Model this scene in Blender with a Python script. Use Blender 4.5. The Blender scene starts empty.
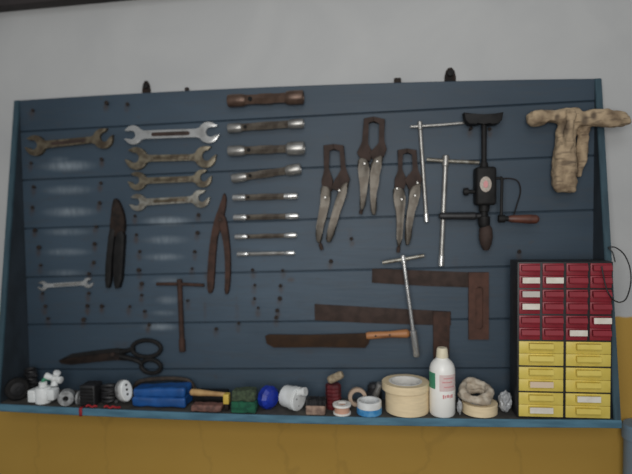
import bpy, bmesh, math, random
from mathutils import Vector, Matrix, noise
random.seed(7)
SC = bpy.context.scene
COL = SC.collection
PI = math.pi

# ------------------------------------------------------------------ camera
F = 540.0
CAM = Vector((1.0851, -1.5741, 0.5320))
YAW, PITCH, ROLL = -0.1073, -0.0448, -0.0132
cy, sy, cp, sp = math.cos(YAW), math.sin(YAW), math.cos(PITCH), math.sin(PITCH)
fw = Vector((sy * cp, cy * cp, sp))
rt = Vector((cy, -sy, 0))
up = rt.cross(fw)
cr, sr = math.cos(ROLL), math.sin(ROLL)
rt, up = rt * cr + up * sr, up * cr - rt * sr
cam_data = bpy.data.cameras.new('camera')
cam = bpy.data.objects.new('camera', cam_data)
COL.objects.link(cam)
cam_data.sensor_width = 36
cam_data.lens = F / 632 * 36
cam_data.clip_start = .05
M = Matrix((rt, up, -fw)).transposed().to_4x4()
M.translation = CAM
cam.matrix_world = M
SC.camera = cam
cam_data.dof.use_dof = True
cam_data.dof.focus_distance = 1.30
cam_data.dof.aperture_fstop = 1.15


def at(px, py, Y):
    """point of the plane at depth Y that the photograph shows at a pixel"""
    d = fw * 1.0 + rt * ((px - 316) / F) + up * ((237 - py) / F)
    return CAM + d * ((Y - CAM.y) / d.y)


def onshelf(px, py, lo=-.155, hi=-.03):
    d = fw * 1.0 + rt * ((px - 316) / F) + up * ((237 - py) / F)
    p = CAM + d * ((0 - CAM.z) / d.z)
    Y = max(lo, min(hi, p.y))
    q = at(px, py, Y)
    return Vector((q.x, Y, 0))


def S(px, py, Y):
    return (at(px + .5, py, Y) - at(px - .5, py, Y)).length


def Z(ox, oy, s):
    return lambda pts: [(ox + x / s, oy + y / s) for x, y in pts]


# ------------------------------------------------------------------ dimensions
W, H, T = 1.70, 0.885, 0.017     # board
TS = .020                        # shelf thickness
YB = -.02                        # face of the planks
DT, DB = .003, .1455              # depth of the side panels: top, bottom
YF = YB - DB                     # front of the shelf


def sag(x):
    """the old shelf hangs a little low between its ends"""
    return -.0116 * max(0, 1 - ((x - .82) / .84) ** 2)


def crown(x):
    """the top edge of the boarding bows up a little"""
    return .0118 * max(0, 1 - ((x - .85) / .85) ** 2)


# ------------------------------------------------------------------ materials
def lin(c):
    return tuple((v / 255 / 12.92 if v / 255 <= .04045 else ((v / 255 + .055) / 1.055) ** 2.4) for v in c)


def mat(name, c1, c2=None, scale=40, rough=.6, metal=0, bump=0.0, lo=.4, hi=.62, rough2=None, stretch=None, spec=.5):
    m = bpy.data.materials.new(name)
    m.use_nodes = True
    nt = m.node_tree
    b = nt.nodes['Principled BSDF']
    b.inputs['Roughness'].default_value = rough
    b.inputs['Metallic'].default_value = metal
    b.inputs['Specular IOR Level'].default_value = spec
    c1 = tuple(c1) + (1,)
    b.inputs['Base Color'].default_value = c1
    if c2 is not None or bump:
        tc = nt.nodes.new('ShaderNodeTexCoord')
        src = tc.outputs['Object']
        if stretch:
            mp = nt.nodes.new('ShaderNodeMapping')
            mp.inputs['Scale'].default_value = stretch
            nt.links.new(src, mp.inputs['Vector'])
            src = mp.outputs['Vector']
        n = nt.nodes.new('ShaderNodeTexNoise')
        n.inputs['Scale'].default_value = scale
        n.inputs['Detail'].default_value = 5
        nt.links.new(src, n.inputs['Vector'])
        if c2 is not None:
            r = nt.nodes.new('ShaderNodeValToRGB')
            r.color_ramp.elements[0].position = lo
            r.color_ramp.elements[1].position = hi
            r.color_ramp.elements[0].color = c1
            r.color_ramp.elements[1].color = tuple(c2) + (1,)
            nt.links.new(n.outputs['Fac'], r.inputs['Fac'])
            nt.links.new(r.outputs['Color'], b.inputs['Base Color'])
        if rough2 is not None:
            mr = nt.nodes.new('ShaderNodeMapRange')
            mr.inputs['From Min'].default_value = lo
            mr.inputs['From Max'].default_value = hi
            mr.inputs['To Min'].default_value = rough
            mr.inputs['To Max'].default_value = rough2
            nt.links.new(n.outputs['Fac'], mr.inputs['Value'])
            nt.links.new(mr.outputs['Result'], b.inputs['Roughness'])
        if bump:
            bp = nt.nodes.new('ShaderNodeBump')
            bp.inputs['Strength'].default_value = bump
            bp.inputs['Distance'].default_value = .002
            nt.links.new(n.outputs['Fac'], bp.inputs['Height'])
            nt.links.new(bp.outputs['Normal'], b.inputs['Normal'])
    return m


MT = dict(
    bronze=mat('bronze_steel', (.17, .14, .095), (.085, .063, .042), 60, .45, .55, .2),
    bronze2=mat('olive_steel', (.22, .19, .135), (.10, .08, .055), 60, .42, .55, .2),
    dull=mat('dull_nickel', (.34, .33, .29), (.16, .14, .11), 60, .4, .6, .1),
    chrome=mat('chrome', (.66, .66, .65), (.42, .41, .39), 35, .26, .8, lo=.5, hi=.8),
    satin=mat('satin_steel', (.40, .39, .37), (.24, .23, .21), 40, .36, .7, lo=.45, hi=.75),
    rust=mat('rusty_steel', (.064, .042, .035), (.044, .030, .025), 35, .75, .1, .2, spec=.25),
    rustred=mat('red_brown_rust', (.075, .040, .030), (.045, .027, .021), 40, .75, .1, .2, spec=.25),
    redstock=mat('red_brown_stock', (.105, .050, .036), (.075, .038, .028), 40, .7, .05, .15, spec=.25),
    sawrust=mat('brown_saw_rust', (.052, .027, .014), (.036, .020, .012), 30, .75, .1, .2, spec=.25),
    barrel=mat('worn_socket_steel', (.22, .19, .155), (.12, .098, .08), 45, .38, .6, .1),
    barrelb=mat('brown_socket_steel', (.15, .095, .07), (.10, .062, .045), 40, .42, .5, .1),
    grip=mat('greyed_plier_steel', (.125, .110, .090), (.085, .070, .054), 50, .45, .5, .15),
    dark=mat('black_iron', (.016, .015, .015), (.009, .009, .009), 40, .6, .2, .2, spec=.3),
    darkbrown=mat('dark_brown_iron', (.030, .020, .016), (.014, .011, .010), 40, .7, .1, .2, spec=.2),
    black=mat('black_plastic', (.012, .012, .013), (.02, .02, .022), 60, .5),
    hole=mat('dark_hole', (.004, .004, .004), rough=.9),
    wood=mat('orange_wood', (.46, .20, .075), (.26, .10, .035), 30, .5, 0, .1, stretch=(.3, 1, 3)),
    redwood=mat('red_brown_wood', (.13, .045, .028), (.07, .025, .017), 30, .45, 0, .1),
    tanwood=mat('tan_wood', (.52, .33, .14), (.38, .22, .09), 30, .6, 0, .1),
    white=mat('white_plastic', (.80, .82, .82), (.70, .71, .70), 40, .45),
    greyp=mat('grey_plastic', (.36, .37, .37), (.20, .20, .20), 90, .5),
    tape=mat('masking_tape', (.86, .70, .45), (.78, .63, .40), 25, .7, stretch=(1, 1, 6)),
    core=mat('white_card_core', (.85, .84, .80), (.72, .70, .66), 30, .8),
    bottle=mat('bottle_plastic', (.93, .92, .88), (.89, .88, .84), 20, .35),
    cap=mat('cream_cap', (.82, .74, .56), (.74, .66, .48), 40, .5),
    green=mat('green_print', (.05, .27, .15), rough=.5),
    pink=mat('pink_print', (.74, .56, .54), (.74, .63, .60), 150, .5),
    redprint=mat('red_print', (.68, .30, .30), rough=.5),
    blue=mat('blue_vinyl', (.010, .088, .31), (.008, .065, .23), 30, .5, 0, .1),
    cobalt=mat('cobalt_plastic', (.012, .04, .40), (.01, .025, .25), 40, .4),
    sky=mat('blue_print', (.03, .22, .50), (.10, .33, .60), 90, .5),
    sponge=mat('green_sponge', (.012, .11, .055), (.008, .07, .04), 90, .9, 0, .5),
    scour=mat('grey_green_scourer', (.07, .10, .055), (.035, .05, .03), 120, .95, 0, .8),
    yellow=mat('yellow_collar', (.66, .47, .08), rough=.5),
    soap=mat('pink_brown_bar', (.20, .095, .075), (.10, .05, .04), 70, .7, 0, .2),
    block=mat('pinkish_wood', (.37, .255, .19), (.20, .13, .10), 60, .8, 0, .2),
    darkred=mat('dark_red_paint', (.13, .012, .016), (.08, .009, .012), 50, .5),
    cork=mat('pale_cork', (.38, .31, .21), (.25, .19, .12), 90, .9, 0, .3),
    tanring=mat('tan_paper_tape', (.52, .39, .29), (.45, .33, .24), 40, .7),
    peach=mat('peach_tape', (.60, .34, .24), rough=.6),
    red=mat('red_thread', (.32, .012, .018), rough=.7),
    drred=mat('red_drawer', (.285, .022, .036), (.25, .018, .03), 30, .42),
    dryel=mat('yellow_drawer', (.74, .59, .13), (.68, .53, .10), 30, .42),
    card=mat('white_label_card', (.78, .74, .66), (.70, .65, .56), 60, .7),
    cardpink=mat('pinkish_label_card', (.74, .58, .42), rough=.7),
    cardgrey=mat('greyed_label_card', (.56, .52, .48), rough=.7),
    ragw=mat('dirty_cream_cloth', (.60, .53, .43), (.40, .33, .25), 60, .9, 0, .5),
    film=mat('grey_plastic_film', (.42, .43, .44), (.30, .31, .32), 50, .3, 0, .3),
    strap=mat('brown_grey_metal', (.07, .052, .04), (.04, .032, .027), 60, .6, .3),
    nail=mat('rusty_nail', (.018, .014, .012), (.03, .018, .013), 300, .8, .2),
    bluetrim=mat('blue_paint', (.085, .205, .285), (.055, .14, .20), 22, .55, 0, .1, stretch=(.5, 1, 3)),
    sidep=mat('dull_blue_paint', (.036, .080, .105), (.025, .056, .077), 22, .6, 0, .1, stretch=(3, 1, .5)),
    sidedark=mat('dark_board_paint', (.030, .042, .055), (.022, .030, .038), 22, .6, 0, .1, stretch=(3, 1, .5)),
    shelftop=mat('dusty_brown_shelf', (.080, .073, .063), (.045, .043, .040), 30, .85, 0, .2),
    pipe=mat('grey_blue_pipe', (.15, .26, .36), (.18, .23, .28), 8, .6),
    beam=mat('dark_beam', (.035, .028, .028), (.022, .018, .018), 12, .8),
    floor=mat('grey_concrete', (.25, .24, .22), (.18, .17, .16), 6, .9),
    badge=mat('pale_badge', (.50, .44, .38), (.40, .33, .28), 200, .5),
)


# ------------------------------------------------------------------ mesh helpers
def obj(name, bm, m, parent=None, loc=None, smooth=30):
    """link a bmesh built in world coordinates as one mesh object"""
    bmesh.ops.recalc_face_normals(bm, faces=bm.faces)
    o0 = Vector(parent['_o']) if parent else (Vector(loc) if loc is not None else None)
    if o0 is None:
        xs = [v.co for v in bm.verts]
        lo = Vector((min(v.x for v in xs), min(v.y for v in xs), min(v.z for v in xs)))
        hi = Vector((max(v.x for v in xs), max(v.y for v in xs), max(v.z for v in xs)))
        o0 = Vector(((lo.x + hi.x) / 2, (lo.y + hi.y) / 2, lo.z))
    bmesh.ops.translate(bm, verts=bm.verts, vec=-o0)
    me = bpy.data.meshes.new(name)
    bm.to_mesh(me)
    bm.free()
    if smooth:
        for p in me.polygons:
            p.use_smooth = True
        me.set_sharp_from_angle(angle=math.radians(smooth))
    me.materials.append(MT[m] if isinstance(m, str) else m)
    o = bpy.data.objects.new(name, me)
    COL.objects.link(o)
    o['_o'] = tuple(o0)
    if parent:
        o.parent = parent
    else:
        o.location = o0
    return o


def sit(bm, z):
    mz = min(v.co.z for v in bm.verts)
    bmesh.ops.translate(bm, verts=bm.verts, vec=(0, 0, z - mz))


def tag(o, label, cat, group=None):
    o['label'] = label
    o['category'] = cat
    if group:
        o['group'] = group
    return o


def thing(name, loc, label, cat, group=None):
    o = bpy.data.objects.new(name, None)
    COL.objects.link(o)
    o.location = loc
    o.empty_display_size = .02
    o['_o'] = tuple(loc)
    return tag(o, label, cat, group)


def B():
    return bmesh.new()


def box(bm, lo, hi, bev=0, seg=2):
    r = bmesh.ops.create_cube(bm, size=1)
    vs = r['verts']
    for v in vs:
        v.co = Vector([lo[i] + (v.co[i] + .5) * (hi[i] - lo[i]) for i in range(3)])
    if bev:
        es = list({e for v in vs for e in v.link_edges})
        bmesh.ops.bevel(bm, geom=es, offset=bev, segments=seg, profile=.5, affect='EDGES')
    return vs


def plate(bm, pts, y0, y1, bev=.0012, world=False):
    """closed outline (pixels, seen on the plane y1; or x,z metres) given a real thickness y0..y1"""
    if not world:
        q = [at(x, y, y1) for x, y in pts]
        pts = [(p.x, p.z) for p in q]
    A = sum(pts[i - 1][0] * pts[i][1] - pts[i][0] * pts[i - 1][1] for i in range(len(pts)))
    if A < 0:
        pts = pts[::-1]
    n = len(pts)
    fr = [bm.verts.new((x, y1, z)) for x, z in pts]
    bk = [bm.verts.new((x, y0, z)) for x, z in pts]
    f = bm.faces.new(fr)
    bm.faces.new(bk[::-1])
    for i in range(n):
        bm.faces.new((fr[i - 1], fr[i], bk[i], bk[i - 1]))
    if bev:
        es = [e for e in f.edges]
        bmesh.ops.bevel(bm, geom=es, offset=bev, segments=2, profile=.5, affect='EDGES', clamp_overlap=True)


def smoothpoly(pts, it=1):
    for _ in range(it):
        q = []
        n = len(pts)
        for i in range(n):
            a, b = pts[i], pts[(i + 1) % n]
            q += [(a[0] * .75 + b[0] * .25, a[1] * .75 + b[1] * .25), (a[0] * .25 + b[0] * .75, a[1] * .25 + b[1] * .75)]
        pts = q
    return pts


def frame(d):
    d = d.normalized()
    a = Vector((0, 0, 1)) if abs(d.z) < .9 else Vector((0, 1, 0))
    u = d.cross(a).normalized()
    return u, d.cross(u).normalized()


def lathe(bm, p0, p1, prof, segs=24, closed=False, sx=1, sy=1):
    """revolve prof [(t along axis 0..1, radius)] around p0->p1"""
    d = p1 - p0
    u, v = frame(d)
    rings = []
    for t, r in prof:
        c = p0 + d * t
        rings.append([bm.verts.new(c + (u * math.cos(a) * sx + v * math.sin(a) * sy) * max(r, 1e-5)) for a in
                      [2 * PI * k / segs for k in range(segs)]])
    m = len(rings)
    for i in range(m if closed else m - 1):
        A, Bq = rings[i], rings[(i + 1) % m]
        for k in range(segs):
            bm.faces.new((A[k], A[(k + 1) % segs], Bq[(k + 1) % segs], Bq[k]))
    if not closed:
        bm.faces.new(rings[0][::-1])
        bm.faces.new(rings[-1])


def ring(bm, c, axis, ro, ri, h, segs=40, bev=.001):
    """a roll: hollow cylinder, c = centre of its lower face"""
    p0, p1 = c, c + axis.normalized() * h
    b = bev / h
    lathe(bm, p0, p1, [(0, ri), (0, ro - bev), (b, ro), (1 - b, ro), (1, ro - bev), (1, ri)], segs, closed=True)


def tube(bm, pts, rad, segs=10, closed=False, flat=1.0):
    pts = [Vector(p) for p in pts]
    n = len(pts)
    rings = []
    u = None
    for i in range(n):
        if closed:
            d = pts[(i + 1) % n] - pts[i - 1]
        else:
            d = pts[min(i + 1, n - 1)] - pts[max(i - 1, 0)]
        d.normalize()
        if u is None:
            u, v = frame(d)
        else:
            u = (u - d * u.dot(d)).normalized()
            v = d.cross(u)
        r = rad[i] if isinstance(rad, (list, tuple)) else rad
        ring_ = []
        for k in range(segs):
            a = 2 * PI * k / segs
            w = (u * math.cos(a) + v * math.sin(a)) * r
            w.y *= flat
            ring_.append(bm.verts.new(pts[i] + w))
        rings.append(ring_)
    for i in range(n if closed else n - 1):
        A, Bq = rings[i], rings[(i + 1) % n]
        for k in range(segs):
            bm.faces.new((A[k], A[(k + 1) % segs], Bq[(k + 1) % segs], Bq[k]))
    if not closed:
        bm.faces.new(rings[0][::-1])
        bm.faces.new(rings[-1])


def spline(pts, n=8):
    pts = [Vector(p) for p in pts]
    out = []
    for i in range(len(pts) - 1):
        p0, p1, p2, p3 = pts[max(i - 1, 0)], pts[i], pts[i + 1], pts[min(i + 2, len(pts) - 1)]
        for k in range(n):
            t = k / n
            out.append(.5 * (2 * p1 + (p2 - p0) * t + (2 * p0 - 5 * p1 + 4 * p2 - p3) * t * t + (3 * p1 - p0 - 3 * p2 + p3) * t ** 3))
    out.append(pts[-1])
    return out


def jitter(bm, amp, freq, seed=0):
    bm.normal_update()
    off = Vector((seed * 3.1, seed * 1.7, seed))
    for v in bm.verts:
        v.co += v.normal * (noise.noise(v.co * freq + off) * amp)


# ------------------------------------------------------------------ setting
zp = at(625, 317, 0).z


def wall_material():
    m = bpy.data.materials.new('two_tone_wall_paint')
    m.use_nodes = True
    nt = m.node_tree
    L = nt.links.new
    b = nt.nodes['Principled BSDF']
    b.inputs['Roughness'].default_value = .75
    g = nt.nodes.new('ShaderNodeNewGeometry')
    s = nt.nodes.new('ShaderNodeSeparateXYZ')
    L(g.outputs['Position'], s.inputs[0])
    nz = nt.nodes.new('ShaderNodeTexNoise')
    nz.inputs['Scale'].default_value = 30
    L(g.outputs['Position'], nz.inputs['Vector'])
    a = nt.nodes.new('ShaderNodeMath'); a.operation = 'MULTIPLY_ADD'
    L(nz.outputs['Fac'], a.inputs[0]); a.inputs[1].default_value = .012; L(s.outputs['Z'], a.inputs[2])
    gt = nt.nodes.new('ShaderNodeMapRange')
    gt.inputs['From Min'].default_value = zp + .004
    gt.inputs['From Max'].default_value = zp + .009
    L(a.outputs[0], gt.inputs['Value'])

    def cloud(c1, c2, sc, lo, hi, dist=0):
        n = nt.nodes.new('ShaderNodeTexNoise')
        n.inputs['Scale'].default_value = sc
        n.inputs['Detail'].default_value = 6
        n.inputs['Distortion'].default_value = dist
        L(g.outputs['Position'], n.inputs['Vector'])
        r = nt.nodes.new('ShaderNodeValToRGB')
        r.color_ramp.elements[0].position = lo; r.color_ramp.elements[1].position = hi
        r.color_ramp.elements[0].color = tuple(c1) + (1,); r.color_ramp.elements[1].color = tuple(c2) + (1,)
        L(n.outputs['Fac'], r.inputs['Fac'])
        return r.outputs['Color'], n
    grey, n1 = cloud((.455, .46, .46), (.51, .513, .508), 3.5, .35, .65, .6)
    och, n2 = cloud((.43, .252, .042), (.46, .278, .053), 2.6, .3, .7, .5)
    # faint dark cracks running down the ochre paint
    wv = nt.nodes.new('ShaderNodeTexVoronoi'); wv.feature = 'DISTANCE_TO_EDGE'
    wv.inputs['Scale'].default_value = 3.2
    mp = nt.nodes.new('ShaderNodeMapping'); mp.inputs['Scale'].default_value = (1, 1, .35)
    wn = nt.nodes.new('ShaderNodeTexNoise'); wn.inputs['Scale'].default_value = 14
    L(g.outputs['Position'], wn.inputs['Vector'])
    va = nt.nodes.new('ShaderNodeVectorMath'); va.operation = 'SCALE'; va.inputs['Scale'].default_value = .08
    L(wn.outputs['Color'], va.inputs[0])
    vb = nt.nodes.new('ShaderNodeVectorMath'); vb.operation = 'ADD'
    L(va.outputs[0], vb.inputs[0]); L(g.outputs['Position'], vb.inputs[1])
    L(vb.outputs[0], mp.inputs['Vector']); L(mp.outputs[0], wv.inputs['Vector'])
    cm = nt.nodes.new('ShaderNodeMapRange')
    cm.inputs['From Min'].default_value = .004; cm.inputs['From Max'].default_value = .014
    cm.inputs['To Min'].default_value = .90; cm.inputs['To Max'].default_value = 1
    L(wv.outputs['Distance'], cm.inputs['Value'])
    hs = nt.nodes.new('ShaderNodeMix'); hs.data_type = 'RGBA'; hs.blend_type = 'MULTIPLY'; hs.inputs['Factor'].default_value = 1
    L(och, hs.inputs['A'])
    cc = nt.nodes.new('ShaderNodeCombineColor')
    for k in range(3):
        L(cm.outputs['Result'], cc.inputs[k])
    L(cc.outputs[0], hs.inputs['B'])
    mx = nt.nodes.new('ShaderNodeMix'); mx.data_type = 'RGBA'
    L(gt.outputs['Result'], mx.inputs['Factor']); L(hs.outputs['Result'], mx.inputs['A']); L(grey, mx.inputs['B'])
    L(mx.outputs['Result'], b.inputs['Base Color'])
    bp = nt.nodes.new('ShaderNodeBump'); bp.inputs['Strength'].default_value = .12; bp.inputs['Distance'].default_value = .01
    L(n1.outputs['Fac'], bp.inputs['Height']); L(bp.outputs['Normal'], b.inputs['Normal'])
    return m


FZ = -1.15
bm = B(); box(bm, (-2.2, 0, FZ), (4.2, .12, 1.9))
w = obj('wall_back', bm, wall_material(), smooth=0); w['kind'] = 'structure'
bm = B(); box(bm, (-2.2, -4, FZ - .1), (4.2, .12, FZ))
w = obj('floor', bm, 'floor', smooth=0); w['kind'] = 'structure'
# dark beam where the wall meets the ceiling
bm = B()
a0, a1 = at(0, 6.0, -.05), at(80, -1.6, -.05)
dv = (a1 - a0).normalized()
q0, q1 = a0 - dv * .8, a1 + dv * .9
vs = box(bm, (q0.x, -.05, 0), (q1.x, -.001, .14), .006)
for v in bm.verts:
    v.co.z += q0.z + (v.co.x - q0.x) / (q1.x - q0.x) * (q1.z - q0.z)
w = obj('trim_1', bm, 'beam'); w['kind'] = 'structure'
# grey-blue pipe at the right-hand edge
pp = at(641, 440, -.05)
bm = B()
rr = .042
lathe(bm, Vector((pp.x, -.05, FZ + .0005)), Vector((pp.x, -.05, at(632, 424, -.05).z)), [(0, rr), (.965, rr), (.965, rr * 1.12), (.995, rr * 1.12), (1, rr * 1.02)], 28)
tag(obj('pipe', bm, 'pipe'), 'grey-blue upright pipe against the ochre wall at the lower right edge', 'pipe')


# ------------------------------------------------------------------ the board
def board_material(marks, smudges, lighter):
    m = bpy.data.materials.new('worn_blue_board_paint')
    m.use_nodes = True
    nt = m.node_tree
    L = nt.links.new
    b = nt.nodes['Principled BSDF']
    b.inputs['Roughness'].default_value = .55
    g = nt.nodes.new('ShaderNodeNewGeometry')
    pos = g.outputs['Position']

    def nz(scale, st=(1, 1, 1), det=5):
        mp = nt.nodes.new('ShaderNodeMapping'); mp.inputs['Scale'].default_value = st
        L(pos, mp.inputs['Vector'])
        n = nt.nodes.new('ShaderNodeTexNoise'); n.inputs['Scale'].default_value = scale; n.inputs['Detail'].default_value = det
        L(mp.outputs[0], n.inputs['Vector'])
        return n.outputs['Fac']

    def ramp(f, lo, hi, c1, c2):
        r = nt.nodes.new('ShaderNodeValToRGB')
        r.color_ramp.elements[0].position = lo; r.color_ramp.elements[1].position = hi
        r.color_ramp.elements[0].color = tuple(c1) + (1,); r.color_ramp.elements[1].color = tuple(c2) + (1,)
        L(f, r.inputs['Fac'])
        return r.outputs['Color']

    def mrange(f, a, b_, c, d):
        r = nt.nodes.new('ShaderNodeMapRange')
        r.inputs['From Min'].default_value = a; r.inputs['From Max'].default_value = b_
        r.inputs['To Min'].default_value = c; r.inputs['To Max'].default_value = d
        L(f, r.inputs['Value'])
        return r.outputs['Result']

    def mixc(f, a, b_):
        x = nt.nodes.new('ShaderNodeMix'); x.data_type = 'RGBA'
        L(f, x.inputs['Factor']); L(a, x.inputs['A'])
        if isinstance(b_, tuple):
            x.inputs['B'].default_value = b_ + (1,)
        else:
            L(b_, x.inputs['B'])
        return x.outputs['Result']

    def mul(a, b_):
        x = nt.nodes.new('ShaderNodeMath'); x.operation = 'MULTIPLY'
        L(a, x.inputs[0])
        if isinstance(b_, float):
            x.inputs[1].default_value = b_
        else:
            L(b_, x.inputs[1])
        return x.outputs[0]

    def blobs(lst):
        tot = None
        for (cx, cz, sx, sz, k) in lst:
            v = nt.nodes.new('ShaderNodeVectorMath'); v.operation = 'SUBTRACT'
            L(pos, v.inputs[0]); v.inputs[1].default_value = (cx, 0, cz)
            u = nt.nodes.new('ShaderNodeVectorMath'); u.operation = 'MULTIPLY'
            L(v.outputs[0], u.inputs[0]); u.inputs[1].default_value = (1 / sx, 0, 1 / sz)
            l = nt.nodes.new('ShaderNodeVectorMath'); l.operation = 'LENGTH'
            L(u.outputs[0], l.inputs[0])
            r = nt.nodes.new('ShaderNodeMapRange'); r.interpolation_type = 'SMOOTHSTEP'
            r.inputs['From Min'].default_value = 0; r.inputs['From Max'].default_value = 1
            r.inputs['To Min'].default_value = k; r.inputs['To Max'].default_value = 0
            L(l.outputs['Value'], r.inputs['Value'])
            if tot is None:
                tot = r.outputs['Result']
            else:
                x = nt.nodes.new('ShaderNodeMath'); x.operation = 'MAXIMUM'
                L(tot, x.inputs[0]); L(r.outputs['Result'], x.inputs[1])
                tot = x.outputs[0]
        return tot
    base = ramp(nz(5, (.6, 1, 1.6)), .3, .7, (.024, .045, .069), (.035, .061, .090))
    lighter_fac = mul(blobs(lighter), mrange(nz(9, (.8, 1, 1.4)), .3, .7, .55, 1.0))
    base = mixc(lighter_fac, base, (.066, .106, .150))
    c = mixc(mrange(nz(28, (.35, 1, 2.5)), .52, .75, 0, .35), base, (.045, .055, .066))
    c = mixc(mrange(nz(55), .62, .75, 0, .35), c, (.055, .045, .042))
    wear = mul(blobs(marks), mrange(nz(60, (1.6, 1, .5)), .3, .7, .45, 1.0))
    c = mixc(wear, c, (.30, .35, .39))
    rust = mul(blobs(smudges), mrange(nz(45), .35, .65, .3, 1.0))
    c = mixc(rust, c, (.055, .032, .022))
    L(c, b.inputs['Base Color'])
    bp = nt.nodes.new('ShaderNodeBump'); bp.inputs['Strength'].default_value = .15; bp.inputs['Distance'].default_value = .003
    L(nz(40, (.25, 1, 3)), bp.inputs['Height']); L(bp.outputs['Normal'], b.inputs['Normal'])
    return m


pegs_px = [(30, 163), (33.7, 187.5), (32, 207.5), (34.8, 230.7), (38.4, 248), (40, 265.6), (42, 294.7), (44.4, 307), (48, 319),
           (101.6, 160), (100, 184), (99, 204), (95.3, 227), (94.6, 244.6), (92.5, 263.5), (88.7, 274.5), (88, 294.7), (87.5, 307), (83, 320), (102, 307),
           (135, 217), (136, 236), (139, 253), (139, 270.7), (140.6, 284), (141.5, 296), (145, 312), (148, 326),
           (198, 215), (197, 234), (195, 252.7), (192, 269), (188, 301),
           (253, 271.5), (283, 271), (254, 286.7), (281, 286), (253.7, 299), (279.5, 299), (258, 309.5), (277.7, 311), (276, 319), (238, 325),
           (106, 104), (127, 104), (32, 111), (470, 130), (490, 129.5), (129, 308), (216, 330), (519, 253), (352, 240), (330, 262)]
marks_px = [(68, 166, 34, 7, .75), (68, 190, 32, 6, .5), (70, 212, 34, 6.5, .62), (67, 232, 30, 5, .4), (67, 252, 30, 5, .45), (66, 273, 26, 5, .3),
            (167, 221, 30, 6, .8), (166, 240, 28, 6, .5), (164, 257, 26, 5, .5), (168, 281, 20, 6, .35), (168, 300, 16, 6, .45), (160, 327, 22, 5, .7), (164, 313, 18, 4, .3), (60, 160, 14, 5, .25)]
smudge_px = [(x, y + 3, 4.5, 8, .75) for x, y in pegs_px] + [(291, 280, 6, 5, .8), (318, 310, 4, 14, .4), (237, 312, 4, 16, .35), (205, 310, 3, 18, .5), (350, 235, 4, 12, .3),
                                                          (545, 262, 8, 5, .35), (305, 352, 14, 4, .3), (121, 345, 12, 6, .35), (206, 276, 5, 10, .4), (395, 310, 10, 10, .3), (455, 262, 6, 10, .3)]


def blob_world(lst):
    out = []
    for x, y, sx, sy_, k in lst:
        p = at(x, y, YB); s = S(x, y, YB)
        out.append((p.x, p.z, sx * s, sy_ * s, k))
    return out


lighter_px = [(250, 280, 300, 150, .75), (300, 385, 200, 40, .5), (440, 330, 90, 60, .3), (70, 220, 90, 110, .5), (420, 180, 130, 70, .25), (170, 110, 160, 40, .4)]  # broad areas where the board colour is lighter
BM = board_material(blob_world(marks_px), blob_world(smudge_px), blob_world(lighter_px))
bl = (W / 2, YB, -T)
board = thing('tool_board', bl, 'large blue wooden tool board with side panels and a narrow shelf, hung on the wall', 'tool board')
bm = B()
SL = .021
seams = [.808, .6605, .512, .362, .2147, .074]
edges = [H] + seams + [-.028]


def prism_x(bm, x0, x1, n, section):
    rings = []
    for i in range(n + 1):
        x = x0 + (x1 - x0) * i / n
        rings.append([bm.verts.new((x, y, z)) for y, z in section(x)])
    m = len(rings[0])
    for A, Bq in zip(rings, rings[1:]):
        for k in range(m):
            bm.faces.new((A[k - 1], A[k], Bq[k], Bq[k - 1]))
    bm.faces.new(rings[0]); bm.faces.new(rings[-1][::-1])


for i in range(7):
    def sec(x, i=i):
        zt = edges[i] - .0013 + SL * (x - .85) if i else H + crown(x)
        zb = edges[i + 1] + .0013 + SL * (x - .85) if i < 6 else -.010 + sag(x)
        e = .0022
        return [(YB, zb + e), (YB, zt - e), (YB + e, zt), (-.002, zt), (-.002, zb), (YB + e, zb)]
    prism_x(bm, T - .002, W - T + .002, 24, sec)
box(bm, (T, YB + .008, .03), (W - T, -.001, H - .004))
obj('back_panel', bm, BM, board)
bm = B()
prism_x(bm, 0, W, 24, lambda x: [(YF + .004, sag(x) - TS), (YF + .004, sag(x)), (-.001, sag(x)), (-.001, sag(x) - TS)])
obj('shelf', bm, 'shelftop', board)
bm = B()
prism_x(bm, 0, W, 24, lambda x: [(YF, sag(x) - TS + .0015), (YF, sag(x) - .0015), (YF + .0015, sag(x) + .0002), (YF + .006, sag(x) + .0002), (YF + .006, sag(x) - TS - .0002), (YF + .0015, sag(x) - TS - .0002)])
o = obj('front_edge', bm, 'bluetrim', board)
o['label'] = 'brighter blue painted front edge of the shelf'
for x0 in (0, W - T):
    bm = B()
    vs = box(bm, (x0, -1, 0.0003), (x0 + T, -.001, H))
    for v in vs:
        if v.co.y < -.5:
            v.co.y = YB - (DT if v.co.z > .5 else DB - .001) + .004
    obj('side_panel', bm, 'sidedark', board)
    bm = B()
    vs = box(bm, (x0 - .0002, -1, -TS + .002), (x0 + T + .0002, 1, H + .0003))
    for v in vs:
        y = YB - (DT if v.co.z > .5 else DB)
        v.co.y = y if v.co.y < 0 else y + .0075
    bmesh.ops.bevel(bm, geom=list(bm.edges), offset=.0015, segments=2, affect='EDGES')
    o = obj('front_edge', bm, 'sidep', board)
    o['label'] = 'teal painted front edge of the side panel'
# nails and pegs driven into the planks
for i, (x, y) in enumerate(pegs_px):
    bm = B()
    p = at(x, y, YB - .010)
    ln = random.uniform(.006, .014); r = random.uniform(.0022, .0040)
    a = Vector((p.x, YB + .006, p.z)); e = Vector((p.x + random.uniform(-.003, .003), YB - ln, p.z + random.uniform(0, .005)))
    lathe(bm, a, e, [(0, r), (.85, r), (.86, r * 1.7), (.97, r * 1.7), (1, r * 1.3)], 10)
    obj('peg', bm, 'nail', board)
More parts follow.
